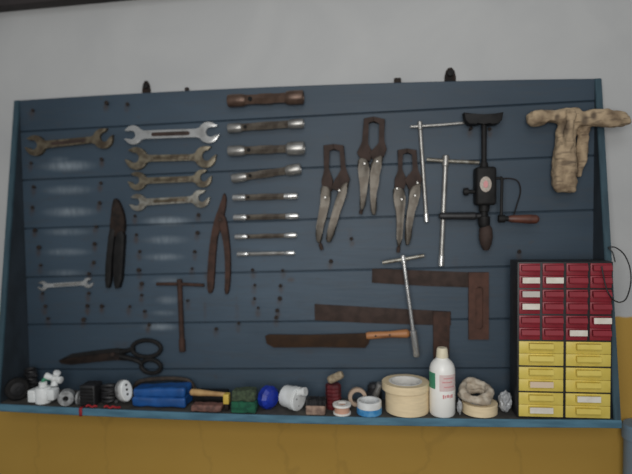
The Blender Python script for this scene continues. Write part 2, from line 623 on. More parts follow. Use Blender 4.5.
# hanging brackets above the top edge
for (x, y, wd, ht) in ((145.5, 93, 8.5, 12), (450.5, 80, 11.5, 13)):
    bm = B()
    Yb = -.010
    p = at(x, y, Yb); s = S(x, y, Yb)
    hw, hh = wd * s / 2, ht * s
    out = [(p.x - hw, p.z - .03), (p.x - hw, p.z + hh * .3), (p.x - hw * .75, p.z + hh * .75), (p.x - hw * .3, p.z + hh), (p.x + hw * .3, p.z + hh), (p.x + hw * .75, p.z + hh * .75), (p.x + hw, p.z + hh * .3), (p.x + hw, p.z - .03)]
    plate(bm, out, -.001, -.0045, .0008, True)
    br = obj('hanging_bracket', bm, 'darkbrown', board)
    bm = B()
    lathe(bm, Vector((p.x, -.004, p.z + hh * .55)), Vector((p.x, -.013, p.z + hh * .55)), [(0, hw * .35), (.6, hw * .35), (.6, hw * .62), (.9, hw * .5), (1, hw * .2)], 14)
    obj('screw', bm, 'dark', br)
for (x, y, wd, ht) in ((187, 90.5, 3.5, 4), (397.5, 81, 7, 4)):
    bm = B(); p = at(x, y, -.010); s = S(x, y, -.010)
    box(bm, (p.x - wd * s / 2, -.016, p.z - .008), (p.x + wd * s / 2, -.004, p.z + ht * s * .7), .002)
    obj('nail_stub', bm, 'nail', board)


# ------------------------------------------------------------------ wrenches
def wrench(A, Bp, rA, rB, wA, wB, oA, oB, m, label, th=.009, panel=None, group='open-ended wrenches on the board'):
    Yf = YB - .003 - th
    a, b = at(A[0], A[1], Yf), at(Bp[0], Bp[1], Yf)
    s = S((A[0] + Bp[0]) / 2, A[1], Yf)
    a, b = Vector((a.x, a.z)), Vector((b.x, b.z))
    rA, rB, wA, wB = rA * s, rB * s, wA * s, wB * s
    d = (b - a).normalized()
    a0 = math.atan2(d.y, d.x)

    def head(c, r, w, as_, ao):
        dl = math.asin(min(.95, w / 2 / r)) * 1.15
        h = .40 * r
        do = Vector((math.cos(ao), math.sin(ao))); n = Vector((-do.y, do.x))
        be = math.asin(h / r)
        perp = Vector((math.cos(as_ + PI / 2), math.sin(as_ + PI / 2))) * w / 2
        root = c + Vector((math.cos(as_), math.sin(as_))) * r * 1.22
        pts = [root + perp]
        st, en = as_ + dl, ao - be - .10
        while en < st:
            en += 2 * PI
        for k in range(13):
            t = st + (en - st) * k / 12
            pts.append(c + Vector((math.cos(t), math.sin(t))) * r)
        tip = c + do * r
        pts += [tip - n * h * 1.15 + do * .02 * r, tip - n * h - do * .12 * r]
        ic, ir = c + do * .20 * r, .50 * r
        b2 = math.asin(h / ir * .92)
        for k in range(11):
            t = ao - b2 - (2 * PI - 2 * b2) * k / 10
            pts.append(ic + Vector((math.cos(t), math.sin(t))) * ir)
        pts += [tip + n * h - do * .12 * r, tip + n * h * 1.15 + do * .02 * r]
        st2, en2 = ao + be + .10, as_ - dl
        while en2 < st2:
            en2 += 2 * PI
        while en2 - st2 > 2 * PI:
            en2 -= 2 * PI
        for k in range(13):
            t = st2 + (en2 - st2) * k / 12
            pts.append(c + Vector((math.cos(t), math.sin(t))) * r)
        pts.append(root - perp)
        return pts
    pts = head(a, rA, wA, a0, a0 + math.radians(oA)) + head(b, rB, wB, a0 + PI, a0 + math.radians(oB))
    mid = (a + b) / 2
    t = thing('open_end_wrench', (mid.x, YB - .003, mid.y), label, 'wrench', group)
    bm = B(); plate(bm, [(p.x, p.y) for p in pts], YB - .0005, Yf, min(.0015, wA * .18), True)
    obj('forged_body', bm, m, t)
    n = Vector((-d.y, d.x))
    L = (b - a).length
    pa, pb = a + d * L * .27, b - d * L * .27
    hw = min(wA, wB) * .24
    bm = B()
    pl = []
    for c, sg in ((pa, 1), (pb, -1)):
        for k in range(7):
            ang = PI / 2 + PI * k / 6
            pl.append(c + (d * math.cos(ang) * sg + n * math.sin(ang) * sg) * hw)
    plate(bm, [(p.x, p.y) for p in pl], Yf + .001, Yf - .0005, .0003, True)
    obj('stamped_panel', bm, panel or m, t)
    return t


wrench((34.5, 145.5), (102.5, 138.5), 9.8, 9.5, 7, 6, 160, 38, 'bronze', 'long bronze-brown wrench hanging alone above the pale wear marks, upper left', .011, 'rust')
wrench((133, 135), (208.5, 132.5), 9.3, 10.2, 8, 8, 176, 12, 'chrome', 'bright chrome wrench, topmost of the middle column of wrenches', .011, 'rust')
wrench((136, 158.5), (205, 157), 11, 10.5, 6.5, 6, 158, 35, 'bronze2', 'olive-brown wrench directly below the bright chrome wrench', .010, 'bronze')
wrench((137, 181), (202.5, 178.5), 9, 8.6, 6, 5.5, 156, 38, 'bronze2', 'slimmer olive-brown wrench, third down in the middle column', .009, 'bronze')
wrench((137.5, 202.5), (200.5, 198.8), 8.3, 8.6, 6.5, 6, 165, 32, 'dull', 'dull silver wrench, lowest in the middle column beside the tongs', .009, 'bronze')
wrench((42.2, 286), (88, 283), 4.6, 4.8, 3.6, 3.6, 165, 25, 'chrome', 'smallest wrench, shiny silver, alone low on the left of the board', .006, 'satin')


# ------------------------------------------------------------------ tubular box spanners
def socket(A, Bp, dA, dM, dB, lA, lB, mEnd, mMid, label):
    big = max(dA, dB)
    s = S((A[0] + Bp[0]) / 2, A[1], YB - .02)
    Yc = YB - .0005 - big * s / 2
    a, b = at(A[0], A[1], Yc), at(Bp[0], Bp[1], Yc)
    Lg = (b - a).length
    d = (b - a) / Lg
    ra, rm, rb = dA * s / 2, dM * s / 2, dB * s / 2
    la, lb = lA * s, lB * s
    mid = (a + b) / 2
    t = thing('tubular_socket_wrench', (mid.x, mid.y, mid.z), label, 'socket wrench', 'tubular socket wrenches in a column')

    def end(c, dv, r, l):
        bm = B()
        lathe(bm, c, c + dv * l, [(.30, r * .62), (0, r * .68), (0, r * .90), (.07, r), (.72, r), (.9, r * .93), (1, rm * .98), (1, rm * .55), (.30, r * .62)], 24, closed=True)
        o = obj('socket_end', bm, mEnd, t)
        bm = B()
        lathe(bm, c + dv * l * .3, c + dv * l * .35, [(0, r * .66), (1, r * .66)], 6)
        obj('socket_bore', bm, 'hole', o)
    end(a, d, ra, la)
    end(b, -d, rb, lb)
    bm = B()
    p0, p1 = a + d * la * .98, b - d * lb * .98
    lathe(bm, p0, p1, [(0, rm), (.30, rm * .98), (.34, rm * 1.08), (.66, rm * 1.08), (.70, rm * .98), (1, rm)], 6 if rm > .006 else 8)
    obj('barrel', bm, mMid, t)
    bm = B()
    h = a + d * (la + rm * 1.0)
    lathe(bm, h, h + Vector((0, -rm * 1.03, 0)), [(0, rm * .42), (1, rm * .42)], 14)
    obj('cross_hole', bm, 'hole', t)


socket((228.2, 101), (303.5, 97.2), 12.6, 10.5, 13.8, 18, 18, 'barrelb', 'barrelb', 'brown rusty tubular socket, topmost and thickest of the column at the board top edge')
socket((228.3, 128.5), (303.6, 123.4), 9.8, 8, 9.6, 14, 15, 'satin', 'barrel', 'tubular socket second from the top with small bright silver ends')
socket((228.5, 151.2), (304.3, 148.2), 10.6, 8.6, 13.4, 17, 18, 'satin', 'barrel', 'tubular socket third from the top with a fat right end')
socket((232.2, 178.6), (300.6, 168.8), 9.2, 8.2, 11.2, 15, 15, 'satin', 'barrel', 'tilted tubular socket fourth from the top, its right end raised')
socket((233, 197.8), (297.4, 196), 7, 6.6, 7, 13, 13, 'chrome', 'barrel', 'tubular socket fifth from the top with bright chrome ends')
socket((233.8, 217.6), (298.4, 216), 6.6, 6, 6.8, 13, 12.5, 'chrome', 'barrel', 'tubular socket sixth from the top with bright chrome ends')
socket((235.2, 236.9), (296.5, 235.2), 5.6, 4.8, 6, 12, 12, 'chrome', 'barrel', 'slim tubular socket, second from the bottom of the column')
socket((237.3, 254.2), (294.6, 253), 5, 3.8, 5, 11, 10, 'chrome', 'satin', 'thinnest tubular socket, lowest of the column')

# ------------------------------------------------------------------ locking clamps
zz = Z(310, 105, 3.16)


def clamp(LJ, RJ, LH, RH, rivets, screw, label):
    px = zz(LJ + RJ + LH + RH)
    c = at(sum(p[0] for p in px) / len(px), sum(p[1] for p in px) / len(px), YB - .015)
    t = thing('locking_clamp', c, label, 'locking pliers', 'rusty locking clamps')
    bm = B(); plate(bm, zz(LJ), YB - .003, YB - .022, .0014); obj('jaw', bm, 'rust', t)
    bm = B(); plate(bm, zz(RJ), YB - .003, YB - .024, .0014); obj('jaw', bm, 'rust', t)
    for hnd, d in ((LH, .026), (RH, .028)):
        bm = B(); plate(bm, zz(smoothpoly(hnd)), YB - .0005, YB - d, .0045); obj('handle', bm, 'grip', t)
    for (x, y) in rivets:
        q = zz([(x, y)])[0]
        p = at(q[0], q[1], YB - .03)
        bm = B(); lathe(bm, Vector((p.x, YB - .008, p.z)), Vector((p.x, YB - .0305, p.z)), [(0, .0042), (.88, .0042), (1, .0025)], 14)
        obj('rivet', bm, 'satin', t)
    bm = B()
    a, b = [at(q[0], q[1], YB - .014) for q in zz(screw)]
    lathe(bm, a, b, [(0, .0035), (.45, .0035), (.45, .0055), (1, .005)], 12)
    obj('adjusting_screw', bm, 'rust', t)


clamp([(42, 127), (74, 123), (76, 140), (60, 143), (58, 200), (72, 236), (68, 272), (38, 266), (36, 238), (46, 205)],
      [(74, 123), (106, 127), (112, 200), (126, 233), (116, 264), (90, 272), (66, 264), (78, 236), (99, 205), (95, 144), (76, 140)],
      [(32, 252), (62, 258), (66, 290), (55, 340), (40, 392), (35, 436), (20, 436), (16, 400), (28, 340), (34, 300)],
      [(94, 255), (125, 236), (113, 290), (91, 350), (69, 434), (48, 434), (56, 390), (75, 320)],
      [(48, 292), (92, 270)], [(28, 425), (38, 458)], 'rusty locking clamp hanging leftmost of the three, beside the socket column')
clamp([(170, 42), (200, 36), (202, 52), (184, 55), (182, 122), (198, 150), (190, 178), (160, 172), (148, 150), (166, 115)],
      [(200, 36), (237, 44), (233, 112), (243, 138), (234, 162), (200, 176), (188, 150), (219, 120), (220, 57), (202, 52)],
      [(150, 163), (186, 172), (189, 215), (180, 270), (173, 330), (155, 332), (160, 270), (152, 215)],
      [(193, 172), (234, 152), (223, 210), (209, 260), (212, 346), (192, 348), (190, 280), (189, 230)],
      [(172, 185), (212, 178)], [(164, 320), (160, 345)], 'rusty locking clamp hanging highest of the three, in the middle')
clamp([(277, 142), (306, 137), (308, 151), (292, 155), (290, 203), (306, 235), (298, 266), (267, 260), (268, 232), (280, 205)],
      [(306, 137), (337, 142), (340, 205), (354, 232), (348, 258), (314, 268), (298, 235), (326, 205), (324, 155), (308, 151)],
      [(262, 256), (298, 262), (303, 300), (297, 350), (290, 446), (273, 446), (275, 350), (264, 300)],
      [(312, 262), (356, 238), (345, 300), (327, 350), (319, 442), (299, 444), (305, 350), (314, 300)],
      [(275, 264), (332, 286), (290, 298), (340, 246)], [(282, 436), (278, 466)], 'locking clamp hanging rightmost of the three, rivets shining, next to the long T-handles')

# ------------------------------------------------------------------ tongs and closed nippers
zt = Z(195, 185, 3.95)
c = at(217, 240, YB)
t = thing('tongs', c, 'rusty brown open tongs with two long legs hanging beside the sockets', 'tongs')
bm = B(); plate(bm, zt(smoothpoly([(112, 26), (123, 50), (119, 90), (109, 140), (90, 185), (80, 270), (76, 350), (70, 428), (46, 428), (48, 350), (54, 260), (64, 190), (78, 130), (98, 80)])), YB - .0005, YB - .014, .003)
obj('leg', bm, 'rustred', t)
bm = B(); plate(bm, zt(smoothpoly([(92, 110), (108, 108), (122, 140), (130, 190), (138, 270), (138, 370), (131, 432), (114, 432), (119, 370), (117, 270), (107, 200), (90, 160)])), YB - .004, YB - .018, .003)
obj('leg', bm, 'rustred', t)
q = at(*zt([(99, 138)])[0], YB - .02)
bm = B(); lathe(bm, Vector((q.x, YB - .002, q.z)), Vector((q.x, YB - .022, q.z)), [(0, .006), (.9, .006), (1, .004)], 16); obj('rivet', bm, 'rust', t)

zn = Z(95, 190, 4.3)
t = thing('nippers', at(114, 243, YB), 'dark closed nippers with black grips hanging between the two wrench columns', 'nippers')
bm = B(); plate(bm, zn(smoothpoly([(60, 165), (84, 160), (80, 220), (70, 300), (64, 424), (38, 420), (46, 300), (56, 210)])), YB - .0005, YB - .018, .004); obj('grip', bm, 'dark', t)
bm = B(); plate(bm, zn(smoothpoly([(84, 185), (125, 170), (120, 280), (110, 420), (76, 428), (80, 300)])), YB - .0005, YB - .020, .004); obj('grip', bm, 'dark', t)
bm = B(); plate(bm, zn(smoothpoly([(74, 42), (90, 34), (110, 70), (125, 120), (126, 185), (100, 205), (64, 195), (62, 165), (68, 100)])), YB - .002, YB - .017, .003); obj('jaws', bm, 'darkbrown', t)

# ------------------------------------------------------------------ T-handles


def tee(name, label, bar, bar_r, stem, stem_r, sock_len, sock_r, m, m_bar, hub_r=None, drop=0):
    s = S(stem[0][0], stem[0][1], YB - .01)
    big = max(sock_r, hub_r or 0, stem_r, bar_r) * s
    Yc = YB - .0005 - big - drop
    pts = [at(x, y, Yc) for x, y in bar]
    st = [at(x, y, Yc) for x, y in stem]
    t = thing(name, st[-1], label, 'T-handle wrench', 'T-handle wrenches on the board')
    bm = B(); tube(bm, pts, bar_r * s, 14); ob = obj('cross_bar', bm, m_bar, t)
    bm = B()
    d = (st[1] - st[0]); L = d.length; d.normalize()
    cut = L - sock_len * s
    lathe(bm, st[0] + d * .001, st[0] + d * cut, [(0, stem_r * s), (1, stem_r * s)], 16); obj('shaft', bm, m, t)
    bm = B()
    r = sock_r * s
    lathe(bm, st[0] + d * cut, st[1], [(0, stem_r * s), (.04, r), (.97, r), (1, r * .9), (1, r * .6), (.7, r * .55)], 16); obj('socket_end', bm, 'chrome' if m != 'rustred' else m, t)
    if hub_r:
        bm = B(); lathe(bm, st[0] - d * hub_r * s * 1.6, st[0] + d * hub_r * s * 1.8, [(0, hub_r * s * .8), (.08, hub_r * s), (.92, hub_r * s), (1, hub_r * s * .8)], 18); obj('hub', bm, m, t)


tee('t_handle_wrench', 'long thin T-handle whose bar points at the drill breast plate, beside the right clamp',
    [(410.5, 126.8), (440, 125), (468, 122.6)], 1.5, [(420, 125.5), (426.6, 222)], 2.1, 9, 2.8, 'satin', 'satin', 2.6)
tee('t_handle_wrench', 'long thick T-handle hanging next to the hand drill, its bar behind the drill',
    [(426.6, 159.6), (446, 161), (479, 162.6)], 2.0, [(445.6, 160.5), (441, 266)], 2.5, 11, 3.2, 'satin', 'dull', 3.4)
tee('t_handle_wrench', 'bright T-handle hanging in front of the two rusty squares, left of the white bottle',
    [(382.4, 262.6), (403.5, 259.2), (424, 255.6)], 1.9, [(403.4, 259.2), (416.6, 356.4)], 1.9, 27, 3.5, 'chrome', 'dull', 2.6, drop=.031)
tee('t_handle_wrench', 'rusty red-brown T-handle hanging above the scissors', [(156.6, 284), (180, 284), (204, 285.2)], 1.6, [(179.6, 283.5), (182.4, 351.6)], 2.4, 12, 3.1, 'rustred', 'rustred', 2.6)

# ------------------------------------------------------------------ breast drill
zd = Z(430, 100, 2.965)
YD = YB - .030
t = thing('breast_drill', at(485, 245, YD), 'black hand-cranked breast drill with wooden crank knob hanging on the board', 'hand drill')


def P(x, y, Y=YD):
    q = zd([(x, y)])[0]
    return at(q[0], q[1], Y)


sD = S(486, 180, YD) / 2.965
bm = B()
plate(bm, zd([(101, 36), (130, 40), (160, 42), (190, 40), (219, 35), (215, 58), (203, 70), (180, 72), (160, 66), (140, 72), (117, 71), (106, 60)]), YB - .021, YB - .058, .004)
obj('breast_plate', bm, 'dark', t)
bm = B(); lathe(bm, P(160, 60), P(160, 205), [(0, 8.5 * sD), (.85, 8 * sD), (.86, 11 * sD), (1, 14 * sD)], 18); obj('shaft', bm, 'dark', t)
bm = B()
a, b = P(132, 200), P(192, 312)
box(bm, (a.x, YD - .027, b.z), (b.x, YB - .001, a.z), .008, 3)
hs = obj('gear_housing', bm, 'dark', t)
bm = B(); c = P(165, 250, YD - .027)
for rx, ry, dy, mm, nm in ((17, 23, .002, 'badge', 'badge'), (7, 11, .0032, 'redprint', 'badge_emblem')):
    bm = B()
    q = Vector((c.x, YD - .026, c.z))
    lathe(bm, q, q + Vector((0, -.001 - dy, 0)), [(0, 1), (.8, 1), (1, .9)], 28, sx=rx * sD, sy=ry * sD)
    o = obj(nm, bm, mm, t if nm == 'badge' else bd)
    bd = o
bm = B(); lathe(bm, P(136, 272), P(98, 272), [(0, 6 * sD), (.55, 6 * sD), (.6, 12 * sD), (.95, 11 * sD), (1, 6 * sD)], 16); obj('side_knob', bm, 'dark', t)
bm = B(); lathe(bm, P(150, 344), P(26, 344), [(0, 9 * sD), (.1, 9 * sD), (.14, 12 * sD), (.9, 11 * sD), (.97, 9.5 * sD), (1, 6 * sD)], 18); obj('side_handle', bm, 'black', t)
bm = B(); lathe(bm, P(160, 308), P(160, 380), [(0, 16 * sD), (.3, 16 * sD), (.32, 12 * sD), (.5, 12 * sD), (.52, 18 * sD), (.85, 18 * sD), (1, 12 * sD)], 18); obj('spindle', bm, 'dark', t)
bm = B(); lathe(bm, P(165, 372), P(166, 446), [(0, 13 * sD), (.12, 19 * sD), (.45, 21 * sD), (.75, 17 * sD), (.95, 10 * sD), (1, 6 * sD)], 22); obj('chuck', bm, 'rust', t)
YC = YD - .020
bm = B()
tube(bm, spline([P(186, 234, YC + .004), P(205, 232, YC), P(213, 236, YC), P(212, 290, YC), P(211, 352, YC)], 6), 4.5 * sD, 10); obj('crank_arm', bm, 'dark', t)
bm = B(); lathe(bm, P(203, 352, YC), P(240, 352, YC), [(0, 12 * sD), (.5, 12 * sD), (.55, 8 * sD), (1, 8 * sD)], 16); obj('crank_ferrule', bm, 'dark', t)
bm = B(); lathe(bm, P(232, 352, YC), P(322, 354, YC), [(0, 8 * sD), (.1, 11 * sD), (.35, 12 * sD), (.7, 14 * sD), (.93, 13 * sD), (1, 8 * sD)], 20); obj('crank_knob', bm, 'redwood', t)
bm = B(); tube(bm, spline([P(208, 234, YB - .014), P(240, 233, YB - .01), P(262, 243, YB - .01), P(268, 272, YB - .01), P(258, 310, YB - .012), P(247, 345, YB - .024)], 8), 1.9 * sD, 8); obj('wire', bm, 'darkbrown', t)

# ------------------------------------------------------------------ squares, saw, scissors
zs = Z(250, 240, 2.528)


def square(blade, stock, slot, Y0, label, mats):
    px = zs(blade)
    t = thing('try_square', at(*zs([stock[0]])[0], YB), label, 'square', 'rusty try squares')
    bm = B(); plate(bm, px, Y0 - .001, Y0 - .004, .0004); obj('blade', bm, mats[0], t)
    ys = Y0 - .011
    bm = B()
    if slot:
        x0, y0, x1, y1 = slot
        xm, r = (x0 + x1) / 2, (x1 - x0) / 2
        N = 28
        inner, outer = [], []
        for k in range(N):
            a = 2 * PI * k / N
            ix, iy = math.cos(a), math.sin(a)
            inner.append((xm + ix * r, (y1 - r if iy > 0 else y0 + r) + iy * r))
        sx0, sy0 = stock[0]; sx1 = stock[1][0]; sy1 = stock[2][1]
        cx_, cy_ = (sx0 + sx1) / 2, (sy0 + sy1) / 2
        for (x, y) in inner:
            dx = x - xm
            if y < y0 + r * .5 or y > y1 - r * .5:
                outer.append((cx_ + dx / r * (sx1 - sx0) / 2 if abs(dx) > .01 else cx_, sy0 if y < cy_ else sy1))
            else:
                outer.append((sx1 if dx > 0 else sx0, y))
        # snap corner points
        for (X_, Y_) in ((sx0, sy0), (sx1, sy0), (sx1, sy1), (sx0, sy1)):
            j = min(range(N), key=lambda i: (outer[i][0] - X_) ** 2 + ((outer[i][1] - Y_)) ** 2)
            outer[j] = (X_, Y_)
        rows = []
        for pts, Y in ((inner, ys + .007), (inner, ys), (outer, ys), (outer, Y0 - .0005)):
            rows.append([bm.verts.new(Vector((lambda q: (q.x, Y, q.z))(at(*zs([p])[0], ys)))) for p in pts])
        for a in range(3):
            for k in range(N):
                bm.faces.new((rows[a][k - 1], rows[a][k], rows[a + 1][k], rows[a + 1][k - 1]))
        bm.faces.new(rows[0]); bm.faces.new(rows[3])
    else:
        plate(bm, zs(stock), Y0 - .0005, ys, .001)
    st = obj('stock', bm, mats[1], t)
    return t


square([(309, 72), (560, 82), (600, 84), (600, 120), (560, 120), (440, 116), (308, 108)], [(553, 82), (604, 82), (602, 252), (554, 253)], (570, 118, 589, 226), YB,
       'rusty try square hanging higher, its wide arm slotted, above the drawer cabinet side', ('rust', 'redstock'))
square([(163, 162), (340, 172), (508, 181), (508, 216), (430, 214), (300, 210), (164, 203)], [(463, 180), (506, 182), (503, 318), (464, 318)], None, YB,
       'rusty try square hanging lower, its arm standing behind the white bottle', ('rust', 'rustred'))

t = thing('hand_saw', at(320, 341, YB), 'long rusty flat saw blade with an orange wooden handle, above the shelf', 'saw')
bm = B(); plate(bm, zs([(38, 243), (48, 239), (150, 240), (297, 236), (303, 246), (300, 262), (291, 273), (180, 271), (60, 272), (42, 262)]), YB - .014, YB - .0175, .0004); obj('blade', bm, 'sawrust', t)
bm = B()
a, b = at(*zs([(294, 242)])[0], YB - .0165), at(*zs([(402, 236)])[0], YB - .0165)
s = S(385, 335, YB) / 2.528
lathe(bm, a, b, [(0, 8 * s), (.06, 9.5 * s), (.3, 9 * s), (.55, 8.2 * s), (.8, 10 * s), (.95, 11 * s), (1, 8 * s)], 20); obj('handle', bm, 'wood', t)
bm = B()
for k in (.22, .55):
    c = a + (b - a) * k
    lathe(bm, c, c + Vector((0, -9.6 * s, 0)), [(0, 2.6 * s), (1, 2.4 * s)], 12)
obj('rivets', bm, 'dark', t)
bm = B(); e = (b - a).normalized(); lathe(bm, b - e * .002, b + e * 9 * s, [(0, 8 * s), (.7, 7 * s), (1, 4 * s)], 14); obj('end_cap', bm, 'darkbrown', t)

zc = Z(50, 330, 5.27)
t = thing('scissors', at(114, 356, YB), 'large black tailor scissors lying level above the shelf on the left', 'scissors')
bm = B(); plate(bm, zc([(43, 161), (110, 127), (220, 111), (345, 97), (405, 101), (418, 118), (350, 140), (230, 158), (80, 172)]), YB - .0005, YB - .006, .001); obj('blade', bm, 'dark', t)
bm = B(); plate(bm, zc([(43, 163), (120, 146), (240, 130), (330, 122), (400, 134), (425, 152), (400, 163), (340, 158), (230, 170), (110, 184), (60, 178)]), YB - .007, YB - .012, .001); obj('blade', bm, 'darkbrown', t)


def loop(cx, cy, rx, ry, rot, r, Y, arm):
    bm = B()
    pts = []
    for k in range(30):
        a = 2 * PI * k / 30
        x, y = rx * math.cos(a), ry * math.sin(a)
        q = zc([(cx + x * math.cos(rot) - y * math.sin(rot), cy + x * math.sin(rot) + y * math.cos(rot))])[0]
        pts.append(at(q[0], q[1], Y))
    s = S(145, 355, Y) / 5.27
    tube(bm, pts, r * s, 10, True)
    ap = spline([at(*zc([p])[0], Y) for p in arm], 5)
    tube(bm, ap, [(14 - 3 * i / len(ap)) * s for i in range(len(ap))], 10)
    obj('finger_loop', bm, 'dark', t)


loop(508, 98, 76, 44, .0, 11, YB - .010, [(370, 118), (410, 108), (445, 96)])
loop(532, 192, 52, 35, .15, 11, YB - .016, [(370, 138), (420, 150), (455, 160), (488, 178)])
q = at(*zc([(330, 130)])[0], YB - .013)
bm = B(); lathe(bm, Vector((q.x, YB - .004, q.z)), Vector((q.x, YB - .016, q.z)), [(0, .006), (.9, .006), (1, .004)], 16); obj('pivot_screw', bm, 'rust', t)

# ------------------------------------------------------------------ stiff draped cloth, upper right
zr = Z(520, 100, 4.74)


def loft(bm, secs, segs=18):
    """secs: (zoom x, zoom y, half width, half depth m, centre Y, direction of the width: 'x' or 'z')"""
    rings = []
    for (x, y, hw, hd, Y, ax) in secs:
        q = zr([(x, y)])[0]
        c = at(q[0], q[1], Y)
        h = hw / 4.74 * S(q[0], q[1], Y)
        r = []
        for k in range(segs):
            a = 2 * PI * k / segs
            ca, sa = math.cos(a), math.sin(a)
            ca = math.copysign(abs(ca) ** .75, ca); sa = math.copysign(abs(sa) ** .75, sa)
            r.append(bm.verts.new(c + Vector((h * ca if ax == 'x' else 0, hd * sa, h * ca if ax == 'z' else 0))))
        rings.append(r)
    for A, Bq in zip(rings, rings[1:]):
        for k in range(segs):
            bm.faces.new((A[k], A[(k + 1) % segs], Bq[(k + 1) % segs], Bq[k]))
    bm.faces.new(rings[0][::-1]); bm.faces.new(rings[-1])
    bmesh.ops.recalc_face_normals(bm, faces=bm.faces)


YR = YB - .034
bm = B()
loft(bm, [(235, 40, 38, .016, YR, 'x'), (238, 60, 58, .022, YR, 'x'), (238, 100, 56, .020, YR + .006, 'x'), (222, 150, 48, .020, YR + .008, 'x'), (215, 205, 45, .026, YR + .003, 'x'), (208, 270, 51, .030, YR, 'x'), (208, 350, 56, .028, YR, 'x'), (210, 400, 54, .026, YR, 'x'), (214, 438, 44, .016, YR, 'x')])
loft(bm, [(36, 88, 24, .010, YR, 'z'), (55, 87, 37, .02, YR, 'z'), (95, 84, 38, .022, YR, 'z'), (135, 78, 30, .020, YR, 'z'), (170, 80, 34, .022, YR, 'z'), (225, 86, 48, .022, YR, 'z')])
loft(bm, [(250, 85, 40, .022, YR, 'z'), (305, 88, 36, .022, YR, 'z'), (345, 86, 40, .020, YR - .012, 'z'), (400, 88, 48, .021, YR - .016, 'z'), (450, 90, 44, .020, YR - .016, 'z'), (495, 92, 36, .016, YR - .016, 'z'), (522, 94, 18, .008, YR - .016, 'z')])
loft(bm, [(298, 90, 28, .016, YR + .01, 'x'), (304, 130, 26, .016, YR + .01, 'x'), (298, 190, 24, .015, YR + .012, 'x'), (296, 250, 24, .015, YR + .012, 'x'), (285, 320, 20, .012, YR + .012, 'x'), (280, 365, 14, .008, YR + .012, 'x')])


loft(bm, [(238, 44, 20, .010, YR - .022, 'x'), (238, 80, 24, .016, YR - .024, 'x'), (234, 130, 20, .016, YR - .024, 'x'), (228, 190, 19, .014, YR - .024, 'x'), (222, 260, 22, .010, YR - .022, 'x')])


def cloth_material():
    m = bpy.data.materials.new('stained_cloth_with_crease_shade')
    m.use_nodes = True
    nt = m.node_tree; L = nt.links.new
    b = nt.nodes['Principled BSDF']; b.inputs['Roughness'].default_value = .9
    tc = nt.nodes.new('ShaderNodeTexCoord')

    def nz(sc, st):
        mp = nt.nodes.new('ShaderNodeMapping'); mp.inputs['Scale'].default_value = st
        L(tc.outputs['Object'], mp.inputs['Vector'])
        n = nt.nodes.new('ShaderNodeTexNoise'); n.inputs['Scale'].default_value = sc; n.inputs['Detail'].default_value = 4
        L(mp.outputs[0], n.inputs['Vector'])
        return n
    n1 = nz(28, (1, 1, 1)); n2 = nz(60, (.5, 1, 2.2))
    r1 = nt.nodes.new('ShaderNodeValToRGB')
    r1.color_ramp.elements[0].position = .3; r1.color_ramp.elements[1].position = .6
    r1.color_ramp.elements[0].color = (.17, .115, .07, 1); r1.color_ramp.elements[1].color = (.48, .36, .23, 1)
    L(n1.outputs['Fac'], r1.inputs['Fac'])
    r2 = nt.nodes.new('ShaderNodeMapRange'); r2.inputs['From Min'].default_value = .55; r2.inputs['From Max'].default_value = .68
    r2.inputs['To Min'].default_value = 0; r2.inputs['To Max'].default_value = .5
    L(n2.outputs['Fac'], r2.inputs['Value'])
    mx = nt.nodes.new('ShaderNodeMix'); mx.data_type = 'RGBA'
    L(r2.outputs['Result'], mx.inputs['Factor']); L(r1.outputs['Color'], mx.inputs['A']); mx.inputs['B'].default_value = (.075, .05, .035, 1)
    # dark ellipses painting the shade of creases and folds into the cloth colour
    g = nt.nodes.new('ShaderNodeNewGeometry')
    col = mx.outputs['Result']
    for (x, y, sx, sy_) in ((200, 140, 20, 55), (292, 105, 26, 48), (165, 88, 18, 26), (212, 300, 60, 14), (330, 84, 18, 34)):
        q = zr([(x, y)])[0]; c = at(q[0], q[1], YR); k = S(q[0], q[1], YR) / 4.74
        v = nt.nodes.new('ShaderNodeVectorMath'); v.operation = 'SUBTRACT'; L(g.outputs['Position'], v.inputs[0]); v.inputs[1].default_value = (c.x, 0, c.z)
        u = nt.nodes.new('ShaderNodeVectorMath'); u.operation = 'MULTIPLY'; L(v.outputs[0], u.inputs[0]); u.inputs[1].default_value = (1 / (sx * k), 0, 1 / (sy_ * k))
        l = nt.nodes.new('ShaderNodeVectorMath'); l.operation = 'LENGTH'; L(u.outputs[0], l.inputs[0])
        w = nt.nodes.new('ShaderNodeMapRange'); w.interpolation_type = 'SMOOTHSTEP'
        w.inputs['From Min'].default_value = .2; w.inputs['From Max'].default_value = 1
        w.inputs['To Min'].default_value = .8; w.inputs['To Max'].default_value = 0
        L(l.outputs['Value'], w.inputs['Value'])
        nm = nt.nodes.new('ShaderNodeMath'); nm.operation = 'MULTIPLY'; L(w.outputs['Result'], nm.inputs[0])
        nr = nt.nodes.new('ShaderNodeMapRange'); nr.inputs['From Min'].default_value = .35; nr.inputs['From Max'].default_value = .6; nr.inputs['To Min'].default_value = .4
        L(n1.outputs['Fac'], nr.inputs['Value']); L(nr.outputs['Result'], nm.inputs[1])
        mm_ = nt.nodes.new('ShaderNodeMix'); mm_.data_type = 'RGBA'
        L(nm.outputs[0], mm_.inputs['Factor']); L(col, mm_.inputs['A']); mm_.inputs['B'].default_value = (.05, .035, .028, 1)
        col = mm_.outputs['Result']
    L(col, b.inputs['Base Color'])
    bp = nt.nodes.new('ShaderNodeBump'); bp.inputs['Strength'].default_value = .6; bp.inputs['Distance'].default_value = .004
    L(n2.outputs['Fac'], bp.inputs['Height']); L(bp.outputs['Normal'], b.inputs['Normal'])
    return m


